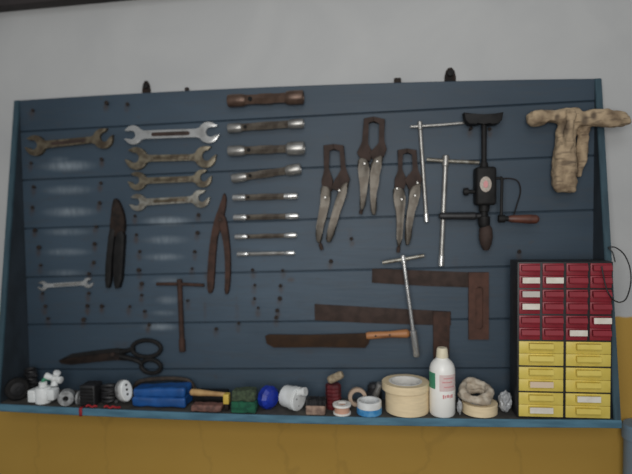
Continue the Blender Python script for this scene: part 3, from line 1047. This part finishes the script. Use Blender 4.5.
rag = tag(obj('rag', bm, cloth_material(), smooth=180), 'stiff crumpled beige cloth draped in a T shape over the top right corner', 'rag')
rm = rag.modifiers.new('remesh', 'REMESH'); rm.mode = 'VOXEL'; rm.voxel_size = .0028; rm.use_smooth_shade = True
sm_ = rag.modifiers.new('smooth', 'SMOOTH'); sm_.iterations = 3; sm_.factor = .5
tx = bpy.data.textures.new('folds', 'CLOUDS'); tx.noise_scale = .028; tx.noise_depth = 1
dm = rag.modifiers.new('folds', 'DISPLACE'); dm.texture = tx; dm.strength = .012; dm.mid_level = .5
dm.texture_coords = 'LOCAL'

# ------------------------------------------------------------------ drawer cabinet
YCF = -.158
a, b = at(517.5, 262, YCF), at(611.5, 418, YCF)
cx0, cx1, cz1 = a.x, b.x, a.z
zc0 = max(sag(cx0), sag(cx1)) + .0006
cab = thing('drawer_cabinet', ((cx0 + cx1) / 2, -.12, zc0), 'black small-parts cabinet with red drawers above yellow drawers on the shelf right end', 'drawer cabinet')
bm = B()
box(bm, (cx0, YCF, zc0), (cx1, YB - .062, cz1), .0015)
obj('case', bm, 'black', cab)


def fx(u): return cx0 + (u - 517.5) / (611.5 - 517.5) * (cx1 - cx0)
def fz(v): return cz1 + (v - 262) / (419.2 - 262) * (zc0 - cz1)


def drawer(x0, x1, z0, z1, m, hx0, hx1, card):
    yo = YCF - .003
    bm = B()
    box(bm, (x0, yo, z0), (x1, YCF + .006, z1), .0012)
    d = obj('drawer', bm, m, cab)
    h = z1 - z0
    bm = B()
    zt, zm, zb = z1 - h * .10, z1 - h * .50, z1 - h * .60
    out = [(yo + .001, zt), (yo - .0105, zt - .001), (yo - .0130, zm), (yo - .0115, zb), (yo - .008, zb), (yo + .001, zm + h * .12)]
    vs0 = [bm.verts.new((hx0, y, z)) for y, z in out]; vs1 = [bm.verts.new((hx1, y, z)) for y, z in out]
    bm.faces.new(vs0); bm.faces.new(vs1[::-1])
    for i in range(len(out)):
        bm.faces.new((vs0[i - 1], vs0[i], vs1[i], vs1[i - 1]))
    hd = obj('handle', bm, m, d, smooth=20)
    if card:
        bm = B()
        box(bm, (hx0 + .001, yo - .0140, zm - h * .06), (hx1 - .001, yo - .0110, zt + .0005))
        obj('label_card', bm, card, d, smooth=0)


rx = [(519.2, 539.8), (542.4, 563.0), (565.8, 586.6), (589.2, 609.8)]
gy = [263.5 + i * 26.1 for i in range(6)]
redc = {(0, 1): 'card', (1, 1): 'card', (0, 2): 'cardgrey', (0, 3): 'card', (3, 4): 'card', (2, 5): 'card'}
yelc = {(0, 3): 'cardpink', (1, 4): 'card', (0, 5): 'card'}
for g in range(3):
    for h in range(2):
        v0 = gy[g] + h * 12.35; v1 = v0 + 12.1
        for c, (u0, u1) in enumerate(rx):
            drawer(fx(u0), fx(u1), fz(v1), fz(v0), 'drred', fx(u0 + 1.4), fx(u1 - 1.4), redc.get((c, g * 2 + h)))
for g in range(3):
    for h in range(2):
        v0 = gy[g + 3] + h * 12.35; v1 = v0 + 12.1
        for c, (u0, u1) in enumerate(((519.2, 563.4), (566.0, 609.8))):
            w_ = u1 - u0
            drawer(fx(u0), fx(u1), fz(v1), fz(v0), 'dryel', fx(u0 + w_ * .21), fx(u0 + w_ * .75), yelc.get((c, g * 2 + h)))

# black cable looped over the side panel and the cabinet
zk = Z(570, 230, 4.74)
pts = [((150, 172), YCF - .024), ((158, 215), YCF - .024), ((172, 275), YCF - .024), ((190, 312), YCF - .024), ((212, 335), -.165), ((240, 342), -.15), ((268, 322), -.13), ((288, 252), -.11), ((284, 180), -.10),
       ((258, 118), -.10), ((222, 86), -.105), ((195, 80), -.108), ((182, 84), -.108), ((190, 92), -.112), ((204, 112), -.116), ((214, 152), -.125)]
bm = B()
tube(bm, spline([at(*zk([p])[0], Y) for p, Y in pts], 7), .0017, 8)
c1 = obj('cable', bm, 'black')
tag(c1, 'thin black cable looped over the right side panel beside the red drawers', 'cable')

# ------------------------------------------------------------------ things on the shelf
UP = Vector((0, 0, 1))


def base(px, Y, hw=.035):
    """point on the shelf below a pixel column at depth Y, for a thing of half width hw"""
    q = at(px, 410, Y)
    return Vector((q.x, Y, max(sag(q.x), sag(q.x - hw), sag(q.x + hw)) + .0005))


def toward(p):
    d = CAM - p; d.z = 0
    return d.normalized()


# masking tape rolls
Yt = -.106
s = S(407, 405, Yt)
p = base(407.2, Yt, .072)
hl = 22.3 * s
t = thing('masking_tape_roll', p, 'wide beige masking tape roll standing under a narrower roll, left of the bottle', 'tape roll')
bm = B(); ring(bm, p, UP, 21.8 * s, 15.5 * s, hl, 48); obj('tape', bm, 'tape', t)
bm = B(); ring(bm, p, UP, 15.6 * s, 14.2 * s, hl, 48, .0004); obj('core', bm, 'core', t)
p2 = base(405.6, Yt - .004)
p2.z = p.z + hl + .0004
t = thing('masking_tape_roll', p2, 'narrow beige masking tape roll with white core lying on top of the wide roll', 'tape roll')
bm = B(); ring(bm, p2, UP, 23.5 * s, 16.6 * s, 7.6 * s, 48); obj('tape', bm, 'tape', t)
bm = B(); ring(bm, p2, UP, 16.7 * s, 15.0 * s, 7.8 * s, 48, .0004); obj('core', bm, 'core', t)

# white bottle
Yt = -.130
s = S(442, 390, Yt)
p = base(442.3, Yt)
R = 12.9 * s
hz = lambda y: (419.0 - y) * s * .967
t = thing('glue_bottle', p, 'white plastic bottle with cream cap and green and pink label on the shelf', 'bottle')
bm = B()
Ht = hz(358)
prof = [(0, R * .9), (hz(417) / Ht, R), (hz(388) / Ht, R), (hz(387) / Ht, R * .985), (hz(374) / Ht, R), (hz(370) / Ht, R * .98), (hz(366) / Ht, R * .9), (hz(362.5) / Ht, R * .72), (hz(360) / Ht, R * .5), (1, R * .42)]
lathe(bm, p, p + UP * Ht, prof, 40); obj('body', bm, 'bottle', t, smooth=50)
bm = B(); lathe(bm, p + UP * hz(358.6), p + UP * hz(348.5), [(0, R * .46), (.05, R * .48), (.85, R * .42), (1, R * .36)], 24); cp_ = obj('cap', bm, 'cap', t)


def patch(a0, a1, y0, y1, m, nm, off=.0006, parent=None):
    fwd = toward(p); fr = math.atan2(fwd.y, fwd.x)
    bm = B(); n = 10
    rows = []
    for z in (hz(y1), hz(y0)):
        for r in (R + off, R - .001):
            rows.append([bm.verts.new((p.x + r * math.cos(fr + math.radians(a0 + (a1 - a0) * k / n)), p.y + r * math.sin(fr + math.radians(a0 + (a1 - a0) * k / n)), p.z + z)) for k in range(n + 1)])
    lo_o, lo_i, hi_o, hi_i = rows
    for k in range(n):
        bm.faces.new((lo_o[k], lo_o[k + 1], hi_o[k + 1], hi_o[k]))
        bm.faces.new((lo_o[k], lo_i[k], lo_i[k + 1], lo_o[k + 1])); bm.faces.new((hi_o[k], hi_o[k + 1], hi_i[k + 1], hi_i[k]))
    bm.faces.new((lo_o[0], hi_o[0], hi_i[0], lo_i[0])); bm.faces.new((lo_o[n], lo_i[n], hi_i[n], hi_o[n]))
    return obj(nm, bm, m, parent or t)


lab = patch(-12, 72, 374, 391, 'pink', 'label')
patch(-80, -32, 373, 389.5, 'green', 'label')
for i, (a0, a1) in enumerate(((2, 9), (12, 17), (20, 30), (33, 37), (40, 50))):
    patch(a0, a1, 394.5 + (i % 2) * .6, 398.5 - (i % 3) * .5, 'redprint', 'lettering')
for (a0, a1, y0, y1) in ((5, 55, 377, 378), (0, 48, 381, 382), (8, 60, 386, 387)):
    patch(a0, a1, y0, y1, 'redprint', 'lettering', .0009, lab)

# tape roll with the dirty bandage on top
Yt = -.114
s = S(479, 408, Yt)
p = base(479.5, Yt, .055)
t = thing('tape_roll', p, 'beige tape roll on the shelf under the dirty cloth coil, right of the bottle', 'tape roll')
bm = B(); ring(bm, p, UP, 17.8 * s, 11.5 * s, 10.5 * s, 44); obj('tape', bm, 'tape', t)
bm = B(); ring(bm, p, UP, 11.6 * s, 10.6 * s, 10.5 * s, 44, .0004); obj('core', bm, 'core', t)
bm = B()
pc = p + UP * (10.5 * s + .017) + Vector((-.010, 0, 0))
for j, (rr_, dz, th, tilt) in enumerate(((14.0, .002, .0095, .06), (13.6, .010, .0095, .20), (13.2, .018, .0080, .36))):
    pts = []
    for k in range(48):
        a = 2 * PI * k / 48
        r = (rr_ + .7 * math.sin(3 * a + j) + .4 * math.sin(5 * a + 2 * j)) * s
        x, y = math.cos(a) * r, math.sin(a) * r
        pts.append(pc + Vector((x, y, dz + tilt * y + .0025 * math.sin(2 * a + j * 1.3))))
    tube(bm, pts, [th * (1 + .12 * math.sin(2 * PI * i / 48 * 4 + j)) for i in range(48)], 14, True)
jitter(bm, .003, 90, 1); jitter(bm, .0015, 260, 2); sit(bm, p.z + 10.5 * s + .0006)
tag(obj('cloth_coil', bm, 'ragw', smooth=180), 'crumpled dirty cream cloth strip coiled on top of a tape roll', 'cloth')


def crumple(px, Y, wpx, hpx, dep, m, name, label, cat, seed, amp=.35, freq=55):
    p = base(px, Y); s = S(px, 405, Y)
    bm = B()
    bmesh.ops.create_icosphere(bm, subdivisions=4, radius=1)
    hx, hz_, hy = wpx * s / 2, hpx * s / 2, dep / 2
    for v in bm.verts:
        n = v.co.normalized()
        k = 1 + amp * noise.noise(n * 2.3 + Vector((seed, seed * 2, 0))) + amp * .5 * abs(noise.noise(n * 5 + Vector((seed, 0, seed))))
        v.co = Vector((p.x + n.x * k * hx, p.y + n.y * k * hy, p.z + hz_ + n.z * k * hz_))
    sit(bm, p.z)
    return tag(obj(name, bm, m, smooth=25), label, cat)


crumple(459.5, -.135, 5, 13, .03, 'film', 'plastic_scrap', 'pale plastic scrap squeezed between the bottle and the cloth coil', 'plastic scrap', 3)
crumple(505, -.12, 12, 19, .035, 'film', 'plastic_bag', 'crumpled grey plastic bag beside the drawer cabinet', 'plastic bag', 5)

# white and blue tape
Yt = -.132
s = S(369.5, 408, Yt)
p = base(369.3, Yt)
t = thing('tape_roll', p, 'white tape roll with blue printed lower band at the shelf front', 'tape roll')
bm = B(); ring(bm, p + UP * 6 * s, UP, 12.2 * s, 9.5 * s, 7.2 * s, 40, .0015); obj('white_band', bm, 'white', t)
bm = B(); ring(bm, p, UP, 12.6 * s, 9.5 * s, 6.1 * s, 40, .0015); obj('blue_band', bm, 'sky', t)
# peach spool
p = base(342, -.140); s = S(342, 409, -.140)
t = thing('tape_spool', p, 'small peach tape spool with a pale rim at the shelf front', 'spool')
bm = B(); ring(bm, p + UP * .0018, UP, 7.6 * s, 5.2 * s, 8 * s, 32); obj('tape', bm, 'peach', t)
bm = B(); ring(bm, p, UP, 8.8 * s, 5 * s, 2 * s, 32, .0006); ring(bm, p + UP * 8 * s, UP, 9.2 * s, 5 * s, 2.2 * s, 32, .0006); obj('rim', bm, 'core', t)
# tan ring standing on edge
p = base(357.5, -.084); s = S(357.5, 400, -.084)
d = Vector((.12, -1, 0.0)).normalized()
bm = B(); ring(bm, p + UP * (9.3 * s) - d * .008, d, 9.3 * s, 5.8 * s, .016, 40); bmesh.ops.rotate(bm, verts=bm.verts, cent=p, matrix=Matrix.Rotation(math.radians(-4), 3, 'X'))
tag(obj('tape_ring', bm, 'tanring'), 'narrow tan tape ring standing on edge behind the white and blue roll', 'tape roll')
# black gadget with a silver tube
p = base(374, -.055); s = S(374, 395, -.055)
t = thing('tap_fitting', p, 'small black fitting with a tilted silver tube behind the white and blue roll', 'fitting')
bm = B(); lathe(bm, p, p + UP * 20 * s, [(0, 8 * s), (.55, 8 * s), (.6, 6 * s), (.85, 6.5 * s), (1, 4.5 * s)], 20); obj('body', bm, 'black', t)
bm = B(); a = p + Vector((1.0 * s, -.02, 8 * s)); b = p + Vector((6.5 * s, -.026, 23 * s)); lathe(bm, a, b, [(0, 3 * s), (.1, 3.4 * s), (.8, 2.6 * s), (.82, 3.6 * s), (1, 3.4 * s)], 18); obj('tube', bm, 'satin', t)
# dark red tin with a stub
p = base(333.5, -.098); s = S(333.5, 395, -.098)
t = thing('tin', p, 'dark red ribbed tin standing behind the peach spool', 'tin')
bm = B()
hh = 24 * s
prof = [(0, 7.3 * s)]
for k in range(6):
    prof += [(.05 + k * .155, 7.4 * s), (.10 + k * .155, 7.9 * s), (.15 + k * .155, 7.9 * s)]
prof += [(1, 7.3 * s)]
lathe(bm, p, p + UP * hh, prof, 8); obj('body', bm, 'darkred', t, smooth=20)
bm = B(); lathe(bm, p + UP * (hh - .0005), p + UP * (hh + .0012), [(0, 6.8 * s), (1, 6.6 * s)], 8); obj('lid', bm, 'darkred', t)
a = p + UP * (hh + .0020 + 2.6 * s) + Vector((-4.5 * s, 0, 0)); b = a + Vector((14 * s, -.004, 7.5 * s))
bm = B(); lathe(bm, a, b, [(0, 2.6 * s), (.1, 4.0 * s), (.5, 4.2 * s), (.9, 3.9 * s), (1, 2.8 * s)], 16); jitter(bm, .0015, 120, 4)
tag(obj('cork', bm, 'cork'), 'pale stubby cork lying tilted on top of the dark red tin', 'cork')
# brush with wooden block and dark bristles
p = base(316.5, -.142); s = S(316.5, 404, -.142)
t = thing('scrubbing_brush', p, 'pinkish wooden block brush with dark bristles upward, right of the white cap', 'brush')
bm = B(); box(bm, (p.x - 10.2 * s, p.y - .018, p.z), (p.x + 9.2 * s, p.y + .02, p.z + 9.5 * s), .005, 3); obj('block', bm, 'block', t)
bm = B()
for i in range(14):
    for j in range(4):
        q = p + Vector(((-9 + i * 1.38) * s, -.013 + j * .009, 9.4 * s))
        lathe(bm, q, q + Vector((random.uniform(-.002, .002), random.uniform(-.002, .002), 5.6 * s + random.uniform(-.002, .002))), [(0, .0022), (1, .0028)], 6)
obj('bristles', bm, 'black', t)
# white cylinder cap lying down
Yt = -.122
s = S(295, 403, Yt)
p = base(296.6, Yt)
R = 11.6 * s
ax = Vector((.84, -.54, 0)).normalized()
c = p + UP * R
t = thing('plastic_canister', p, 'white plastic cylinder lying on its side with a short spout, beside the blue cap', 'canister')
bm = B(); f0 = c + ax * .008; k0 = c - ax * .042
lathe(bm, k0, f0, [(0, R * .80), (.05, R * .9), (.3, R * .93), (.62, R * .93), (.64, R), (.97, R), (1, R * .95)], 36); obj('body', bm, 'white', t)
bm = B(); lathe(bm, f0 - ax * .0005, f0 + ax * .0025, [(0, R * .86), (1, R * .82)], 36); fc = obj('end_face', bm, 'white', t)
for (du, dz) in ((-.3, .5), (.35, .1), (.1, -.55)):
    sd = ax.cross(UP).normalized()
    q = f0 + sd * du * R + UP * dz * R
    bm = B(); lathe(bm, q, q + ax * .0034, [(0, .0025), (1, .0025)], 10); obj('screw_hole', bm, 'greyp', fc)
bm = B(); q = c + UP * R * .55 + ax * .002; lathe(bm, q, q + Vector((.026, -.010, .006)), [(0, 3.7 * s), (.7, 3.7 * s), (.72, 4.3 * s), (1, 4.2 * s)], 20); obj('spout', bm, 'white', t)
# blue cap
Yt = -.120
p = base(270.3, Yt, .04); s = S(269.5, 400, Yt)
R = 11.4 * s
c = p + UP * R
ax = Vector((.80, -.60, 0)).normalized()
t = thing('screw_cap', p, 'cobalt blue faceted plastic cap standing on edge between green sponge and white cylinder', 'cap')
bm = B(); lathe(bm, c - ax * .020, c + ax * .010, [(0, R * .8), (.15, R), (.7, R), (1, R * .72)], 12); obj('rim', bm, 'cobalt', t, smooth=10)
bm = B(); lathe(bm, c + ax * .0095, c + ax * .012, [(0, R * .6), (.5, R * .58), (1, R * .45)], 12); obj('crown', bm, 'cobalt', t, smooth=10)
# sponge
p = base(246.5, -.136); s = S(246, 400, -.136)
t = thing('sponge', p, 'green sponge with a rough grey-green scouring layer on top, beside the blue cap', 'sponge')
bm = B(); box(bm, (p.x - 13.5 * s, p.y - .026, p.z), (p.x + 11.0 * s, p.y + .02, p.z + 11 * s), .004, 3)
bmesh.ops.subdivide_edges(bm, edges=[e for e in bm.edges if e.calc_length() > .02], cuts=6, use_grid_fill=True); jitter(bm, .003, 90, 3); sit(bm, p.z); obj('foam', bm, 'sponge', t)
bm = B(); box(bm, (p.x - 13.2 * s, p.y - .024, p.z + 10.8 * s), (p.x + 10.6 * s, p.y + .02, p.z + 22 * s), .008, 3)
bmesh.ops.subdivide_edges(bm, edges=[e for e in bm.edges if e.calc_length() > .02], cuts=6, use_grid_fill=True); jitter(bm, .004, 40, 6); obj('scouring_pad', bm, 'scour', t)
# brush handle
p = base(226.5, -.136); s = S(208, 395, -.136)
t = thing('paint_brush', p, 'brush with tan wooden handle and yellow collar resting above the pinkish bar', 'brush')
a = at(190.5, 392.0, -.128); b = at(225, 394.5, -.136)
bm = B(); lathe(bm, a, b, [(0, 2.2 * s), (.04, 3.2 * s), (.25, 3.3 * s), (.6, 2.5 * s), (.92, 2.1 * s), (1, 2.1 * s)], 18); obj('handle', bm, 'tanwood', t)
c0 = at(226.8, 398.5, -.136)
bm = B(); box(bm, (c0.x - 2.8 * s, -.146, c0.z - 4.6 * s), (c0.x + 2.8 * s, -.124, c0.z + 5 * s), .002); obj('collar', bm, 'yellow', t)
bm = B(); box(bm, (c0.x - 1.6 * s, -.144, p.z), (c0.x + 2.0 * s, -.126, c0.z - 4.4 * s), .001); obj('bristles', bm, 'darkbrown', t)
# pinkish bar
p = base(208, -.146); s = S(208, 405, -.146)
bm = B(); box(bm, (p.x - 15.5 * s, p.y - .016, p.z), (p.x + 15 * s, p.y + .016, p.z + 6.4 * s), .005, 3)
bmesh.ops.subdivide_edges(bm, edges=[e for e in bm.edges if e.calc_length() > .02], cuts=5, use_grid_fill=True); jitter(bm, .003, 60, 9); sit(bm, p.z)
tag(obj('soap_bar', bm, 'soap'), 'worn pinkish-brown bar lying under the tan brush handle', 'bar')
# dark block behind the bar
p = base(206, -.075, .07); s = S(206, 400, -.075)
bm = B(); box(bm, (p.x - 11 * s, p.y - .02, p.z), (p.x + 22 * s, p.y + .02, p.z + 11 * s), .004)
tag(obj('dark_block', bm, 'dark'), 'dark low block behind the tan brush handle', 'block')
# blue pouch
p = base(163.2, -.112, .10); s = S(161.5, 395, -.105)
t = thing('pouch', p, 'bright blue folded vinyl pouch lying on the shelf beside the white socket', 'pouch')
hw = 26.3 * s


def pillow(x0, x1, z0, z1, y0, y1, seed):
    bm = B(); box(bm, (x0, y0, z0), (x1, y1, z1), .007, 4)
    bmesh.ops.subdivide_edges(bm, edges=[e for e in bm.edges if e.calc_length() > .02], cuts=7, use_grid_fill=True)
    jitter(bm, .004, 40, seed); sit(bm, z0)
    return bm


obj('lower_fold', pillow(p.x - hw, p.x + hw, p.z, p.z + 9.4 * s, p.y - .034, p.y + .03, 2), 'blue', t, smooth=60)
bm = pillow(p.x - hw * .99, p.x + hw * .96, p.z + 8.9 * s, p.z + 17.6 * s, p.y - .028, p.y + .03, 5)
for v in bm.verts:
    v.co.z += (v.co.x - p.x) / hw * 1.2 * s * (1 if v.co.z > p.z + 12 * s else 0)
obj('upper_fold', bm, 'blue', t, smooth=60)
# strap behind it
e0, e1 = base(135, -.045), base(196, -.045)
bm = B(); tube(bm, spline([e0 + UP * .0075, e0 + UP * .028 + Vector((.002, 0, 0)), at(142, 381, -.045), at(165, 378.5, -.045), at(186, 380, -.045), at(193, 386, -.045), e1 + UP * .0075], 6), .0065, 10)
pz = base(196, -.045)
tag(obj('metal_strap', bm, 'strap'), 'bent brown-grey metal strap arching behind the blue pouch', 'strap')
# white socket
p = base(126, -.125); s = S(126, 392, -.125)
t = thing('power_socket', p, 'white oval power socket with dark holes leaning beside the blue pouch', 'power socket')
c = at(126.6, 391, -.144) + UP * .001; d = Vector((.84, -.50, .20)).normalized()
u = d.cross(UP).normalized(); v_ = u.cross(d)


def oval(bm, c, d, prof, rx, ry, segs=32):
    rings = [[bm.verts.new(c + d * h + (u * math.cos(2 * PI * k / segs) * rx + v_ * math.sin(2 * PI * k / segs) * ry) * f) for k in range(segs)] for h, f in prof]
    for A, Bq in zip(rings, rings[1:]):
        for k in range(segs):
            bm.faces.new((A[k], A[(k + 1) % segs], Bq[(k + 1) % segs], Bq[k]))
    bm.faces.new(rings[0][::-1]); bm.faces.new(rings[-1])


bm = B(); oval(bm, c, d, [(-.012, .94), (-.004, 1), (0, .96), (.002, .85)], 6.3 * s, 10.2 * s); fp = obj('face_plate', bm, 'white', t)
bm = B(); oval(bm, c, d, [(-.034, .7), (-.03, .92), (-.020, 1.02), (-.014, 1.02), (-.0125, .9)], 6.3 * s, 10.2 * s); obj('back_rim', bm, 'greyp', t)
for dz in (-.33, .1, .55):
    q = c + v_ * dz * 10 * s
    bm = B(); lathe(bm, q, q + d * .0028, [(0, .0033), (1, .0033)], 12); obj('pin_hole', bm, 'hole', fp)
# black things
p = base(92, -.128); s = S(91.5, 395, -.128)
t = thing('power_adapter', p, 'black square adapter with ribbed body right of the grey threaded ring', 'adapter')
bm = B(); box(bm, (p.x - 7.5 * s, p.y - .025, p.z), (p.x + 7.5 * s, p.y + .025, p.z + 20 * s), .005, 3); obj('body', bm, 'black', t)
bm = B()
for k in range(5):
    box(bm, (p.x - 6 * s, p.y - .028, p.z + (3 + k * 3.2) * s), (p.x + 6 * s, p.y - .0245, p.z + (4.6 + k * 3.2) * s))
obj('rib', bm, 'dark', t)


def coil(px, Y, Rpx, rpx, turns, m, name, label, cat, seed, squash=.5):
    p = base(px, Y); s = S(px, 400, Y)
    random.seed(seed)
    pts = []
    for i in range(turns * 18):
        a = 2 * PI * i / 18
        k = i / 18
        R = Rpx * s * (1 - .06 * (k % 3)) * (1 + .08 * math.sin(a * 2.3 + seed))
        pts.append(Vector((p.x + R * math.cos(a), p.y + R * math.sin(a) * squash * 1.4, p.z + rpx * s * (1.05 + 1.6 * k) + .002 * math.sin(a * 1.7 + seed))))
    bm = B(); tube(bm, pts, rpx * s, 8)
    sit(bm, p.z)
    return tag(obj(name, bm, m), label, cat)


coil(109.5, -.120, 6.8, 1.7, 6, 'black', 'cable_coil', 'coiled black cable left of the white power socket', 'cable', 3)
coil(32, -.062, 5.0, 1.5, 9, 'black', 'cable_coil', 'coiled black cable in the left corner behind the white tap', 'cable', 8)
# red threads
for i, (pts, lab_) in enumerate((
        ([(86, 405.5), (89, 403.5), (92, 405), (95, 403.5), (97, 405.5)], 'short red thread lying in front of the black adapter'),
        ([(104, 401.5), (107, 402), (110, 404), (113, 405.5), (116, 403.5), (120, 404.5)], 'longer red thread lying in front of the coiled black cable'))):
    bm = B()
    pp_ = []
    for j, (x, y) in enumerate(pts):
        q = base(x, -.1585 + .003 * math.sin(j * 2.1)); pp_.append(q + UP * (.0030 + .003 * (j % 2)))
    tube(bm, spline(pp_, 6), .0028, 8)
    tag(obj('red_thread', bm, 'red'), lab_, 'thread')
q0 = at(80.8, 404, YF); s = S(81.6, 410, YF)
bm = B()
wr = 1.5 * s
zs_ = sag(q0.x) + .001
prof = [(-.152, zs_ + .0012), (YF - .001, zs_ + .0014), (YF - .0032, zs_ - .001), (YF - .0034, zs_ - .012), (YF - .0038, zs_ - .022)]
for (y0_, z0_), (y1_, z1_) in zip(prof, prof[1:]):
    vs = [(q0.x - wr, y0_, z0_), (q0.x + wr, y0_, z0_), (q0.x + wr, y1_, z1_), (q0.x - wr, y1_, z1_)]
    bm.faces.new([bm.verts.new(v) for v in vs])
bmesh.ops.remove_doubles(bm, verts=bm.verts, dist=1e-5)
r_ = tag(obj('ribbon', bm, 'red'), 'short red ribbon hanging over the front edge of the shelf on the left', 'ribbon')
so = r_.modifiers.new('thick', 'SOLIDIFY'); so.thickness = .0012
# grey threaded ring, pale disc
p = base(67, -.146); s = S(67, 396, -.146)
R = 7.2 * s
d = Vector((.35, -.93, 0)).normalized(); c = p + UP * R
t = thing('threaded_ring', p, 'grey round plastic fitting standing on edge with a dark hole, right of the white tap', 'fitting')
bm = B(); ring(bm, c - d * .014, d, R, 2.6 * s, .028, 28, .002); obj('body', bm, 'greyp', t)
bm = B(); lathe(bm, c - d * .010, c + d * .006, [(0, 2.8 * s), (1, 2.8 * s)], 16); obj('plug', bm, 'hole', t)
p = base(79.2, -.138); s = S(80, 396, -.138)
R = 6.2 * s
d = Vector((.95, .1, 0)).normalized(); c = p + UP * R
bm = B(); ring(bm, c - d * .003, d, R, 2.2 * s, .006, 28, .001)
tag(obj('washer', bm, 'greyp'), 'pale grey washer standing on edge between the grey fitting and black adapter', 'washer')
# white tap: tee body, neck, stem and cross handle
p = base(44, -.138); s = S(44, 398, -.138)
t = thing('plastic_tap', p, 'white plastic tap fitting with cross handle near the left end of the shelf', 'tap')
bm = B(); lathe(bm, p, p + UP * 15.5 * s, [(0, 6.2 * s), (.06, 7.2 * s), (.88, 7.2 * s), (.97, 6.6 * s), (1, 5 * s)], 28); obj('body', bm, 'white', t)
for x0_, x1_, z0_, z1_ in ((-13.0, -5.5, 1.2, 12.8), (5.5, 13.2, 3.6, 14.0)):
    bm = B(); box(bm, (p.x + x0_ * s, p.y - 5.2 * s, p.z + z0_ * s), (p.x + x1_ * s, p.y + 5.2 * s, p.z + z1_ * s), .0045, 3)
    obj('outlet', bm, 'white', t)
bm = B(); lathe(bm, p + UP * 15 * s, p + UP * 20 * s, [(0, 3.6 * s), (.9, 3.6 * s), (1, 3.2 * s)], 20); obj('neck', bm, 'white', t)
hc = at(54.5, 378.5, -.125)
bm = B(); tube(bm, spline([p + UP * 19.5 * s, p + UP * 22.5 * s + Vector((.004, .003, 0)), hc + Vector((-.008, .008, -.006)), hc], 6), 1.5 * s, 10); obj('stem', bm, 'green', t)
bm = B()
dirs = [(-8.6, 3.2), (4.2, 7.0), (8.0, -1.2), (0.4, -7.0)]
for dx, dz in dirs:
    e = hc + Vector((dx * s, -.004, dz * s))
    lathe(bm, hc, e, [(0, 2.6 * s), (.35, 2.5 * s), (.8, 3.4 * s), (.95, 3.0 * s), (1, 1.8 * s)], 14)
bmesh.ops.create_uvsphere(bm, u_segments=16, v_segments=10, radius=3.6 * s, matrix=Matrix.Translation(hc))
obj('cross_handle', bm, 'white', t)
# dark wheel in the corner
p = base(14, -.128); s = S(14, 390, -.128)
p.x = max(p.x, .050)
R = 10.5 * s
d = Vector((.75, -.66, 0)).normalized(); c = p + UP * R
t = thing('castor_wheel', p, 'dark rubber wheel standing on edge in the left corner of the shelf', 'wheel')
bm = B(); ring(bm, c - d * .009, d, R, R * .62, .018, 36, .004); obj('tyre', bm, 'dark', t)
bm = B(); lathe(bm, c - d * .006, c + d * .006, [(0, R * .63), (.9, R * .63), (1, R * .5)], 24); lathe(bm, c - d * .010, c + d * .011, [(0, R * .2), (1, R * .18)], 16); obj('hub', bm, 'black', t)

for o in bpy.data.objects:
    if '_o' in o:
        del o['_o']

# ------------------------------------------------------------------ light
wd = bpy.data.worlds.new('world'); SC.world = wd
wd.use_nodes = True
bg = wd.node_tree.nodes['Background']
bg.inputs['Color'].default_value = (.93, .97, 1.0, 1)
bg.inputs['Strength'].default_value = .21


def area(name, loc, target, size, sizey, power, col):
    l = bpy.data.lights.new(name, 'AREA'); l.shape = 'RECTANGLE'; l.size = size; l.size_y = sizey; l.energy = power; l.color = col
    o = bpy.data.objects.new(name, l); COL.objects.link(o); o.location = loc
    o.rotation_euler = (Vector(target) - Vector(loc)).to_track_quat('-Z', 'Y').to_euler()
    return o


area('added_key_light', (1.02, -2.0, .62), (.95, 0, .22), 1.0, .9, 18.5, (1.0, .985, .96))  # unseen soft key light added behind the camera, close so the edges fall off
area('added_high_light', (1.1, -1.9, 1.75), (.95, 0, .30), 1.0, .6, 5.5, (.97, .99, 1.0))  # second unseen light added higher up for highlights along upper edges
SC.view_settings.view_transform = 'Standard'
SC.view_settings.look = 'None'
SC.view_settings.gamma = 1
SC.view_settings.use_curve_mapping = False
SC.view_settings.exposure = 0
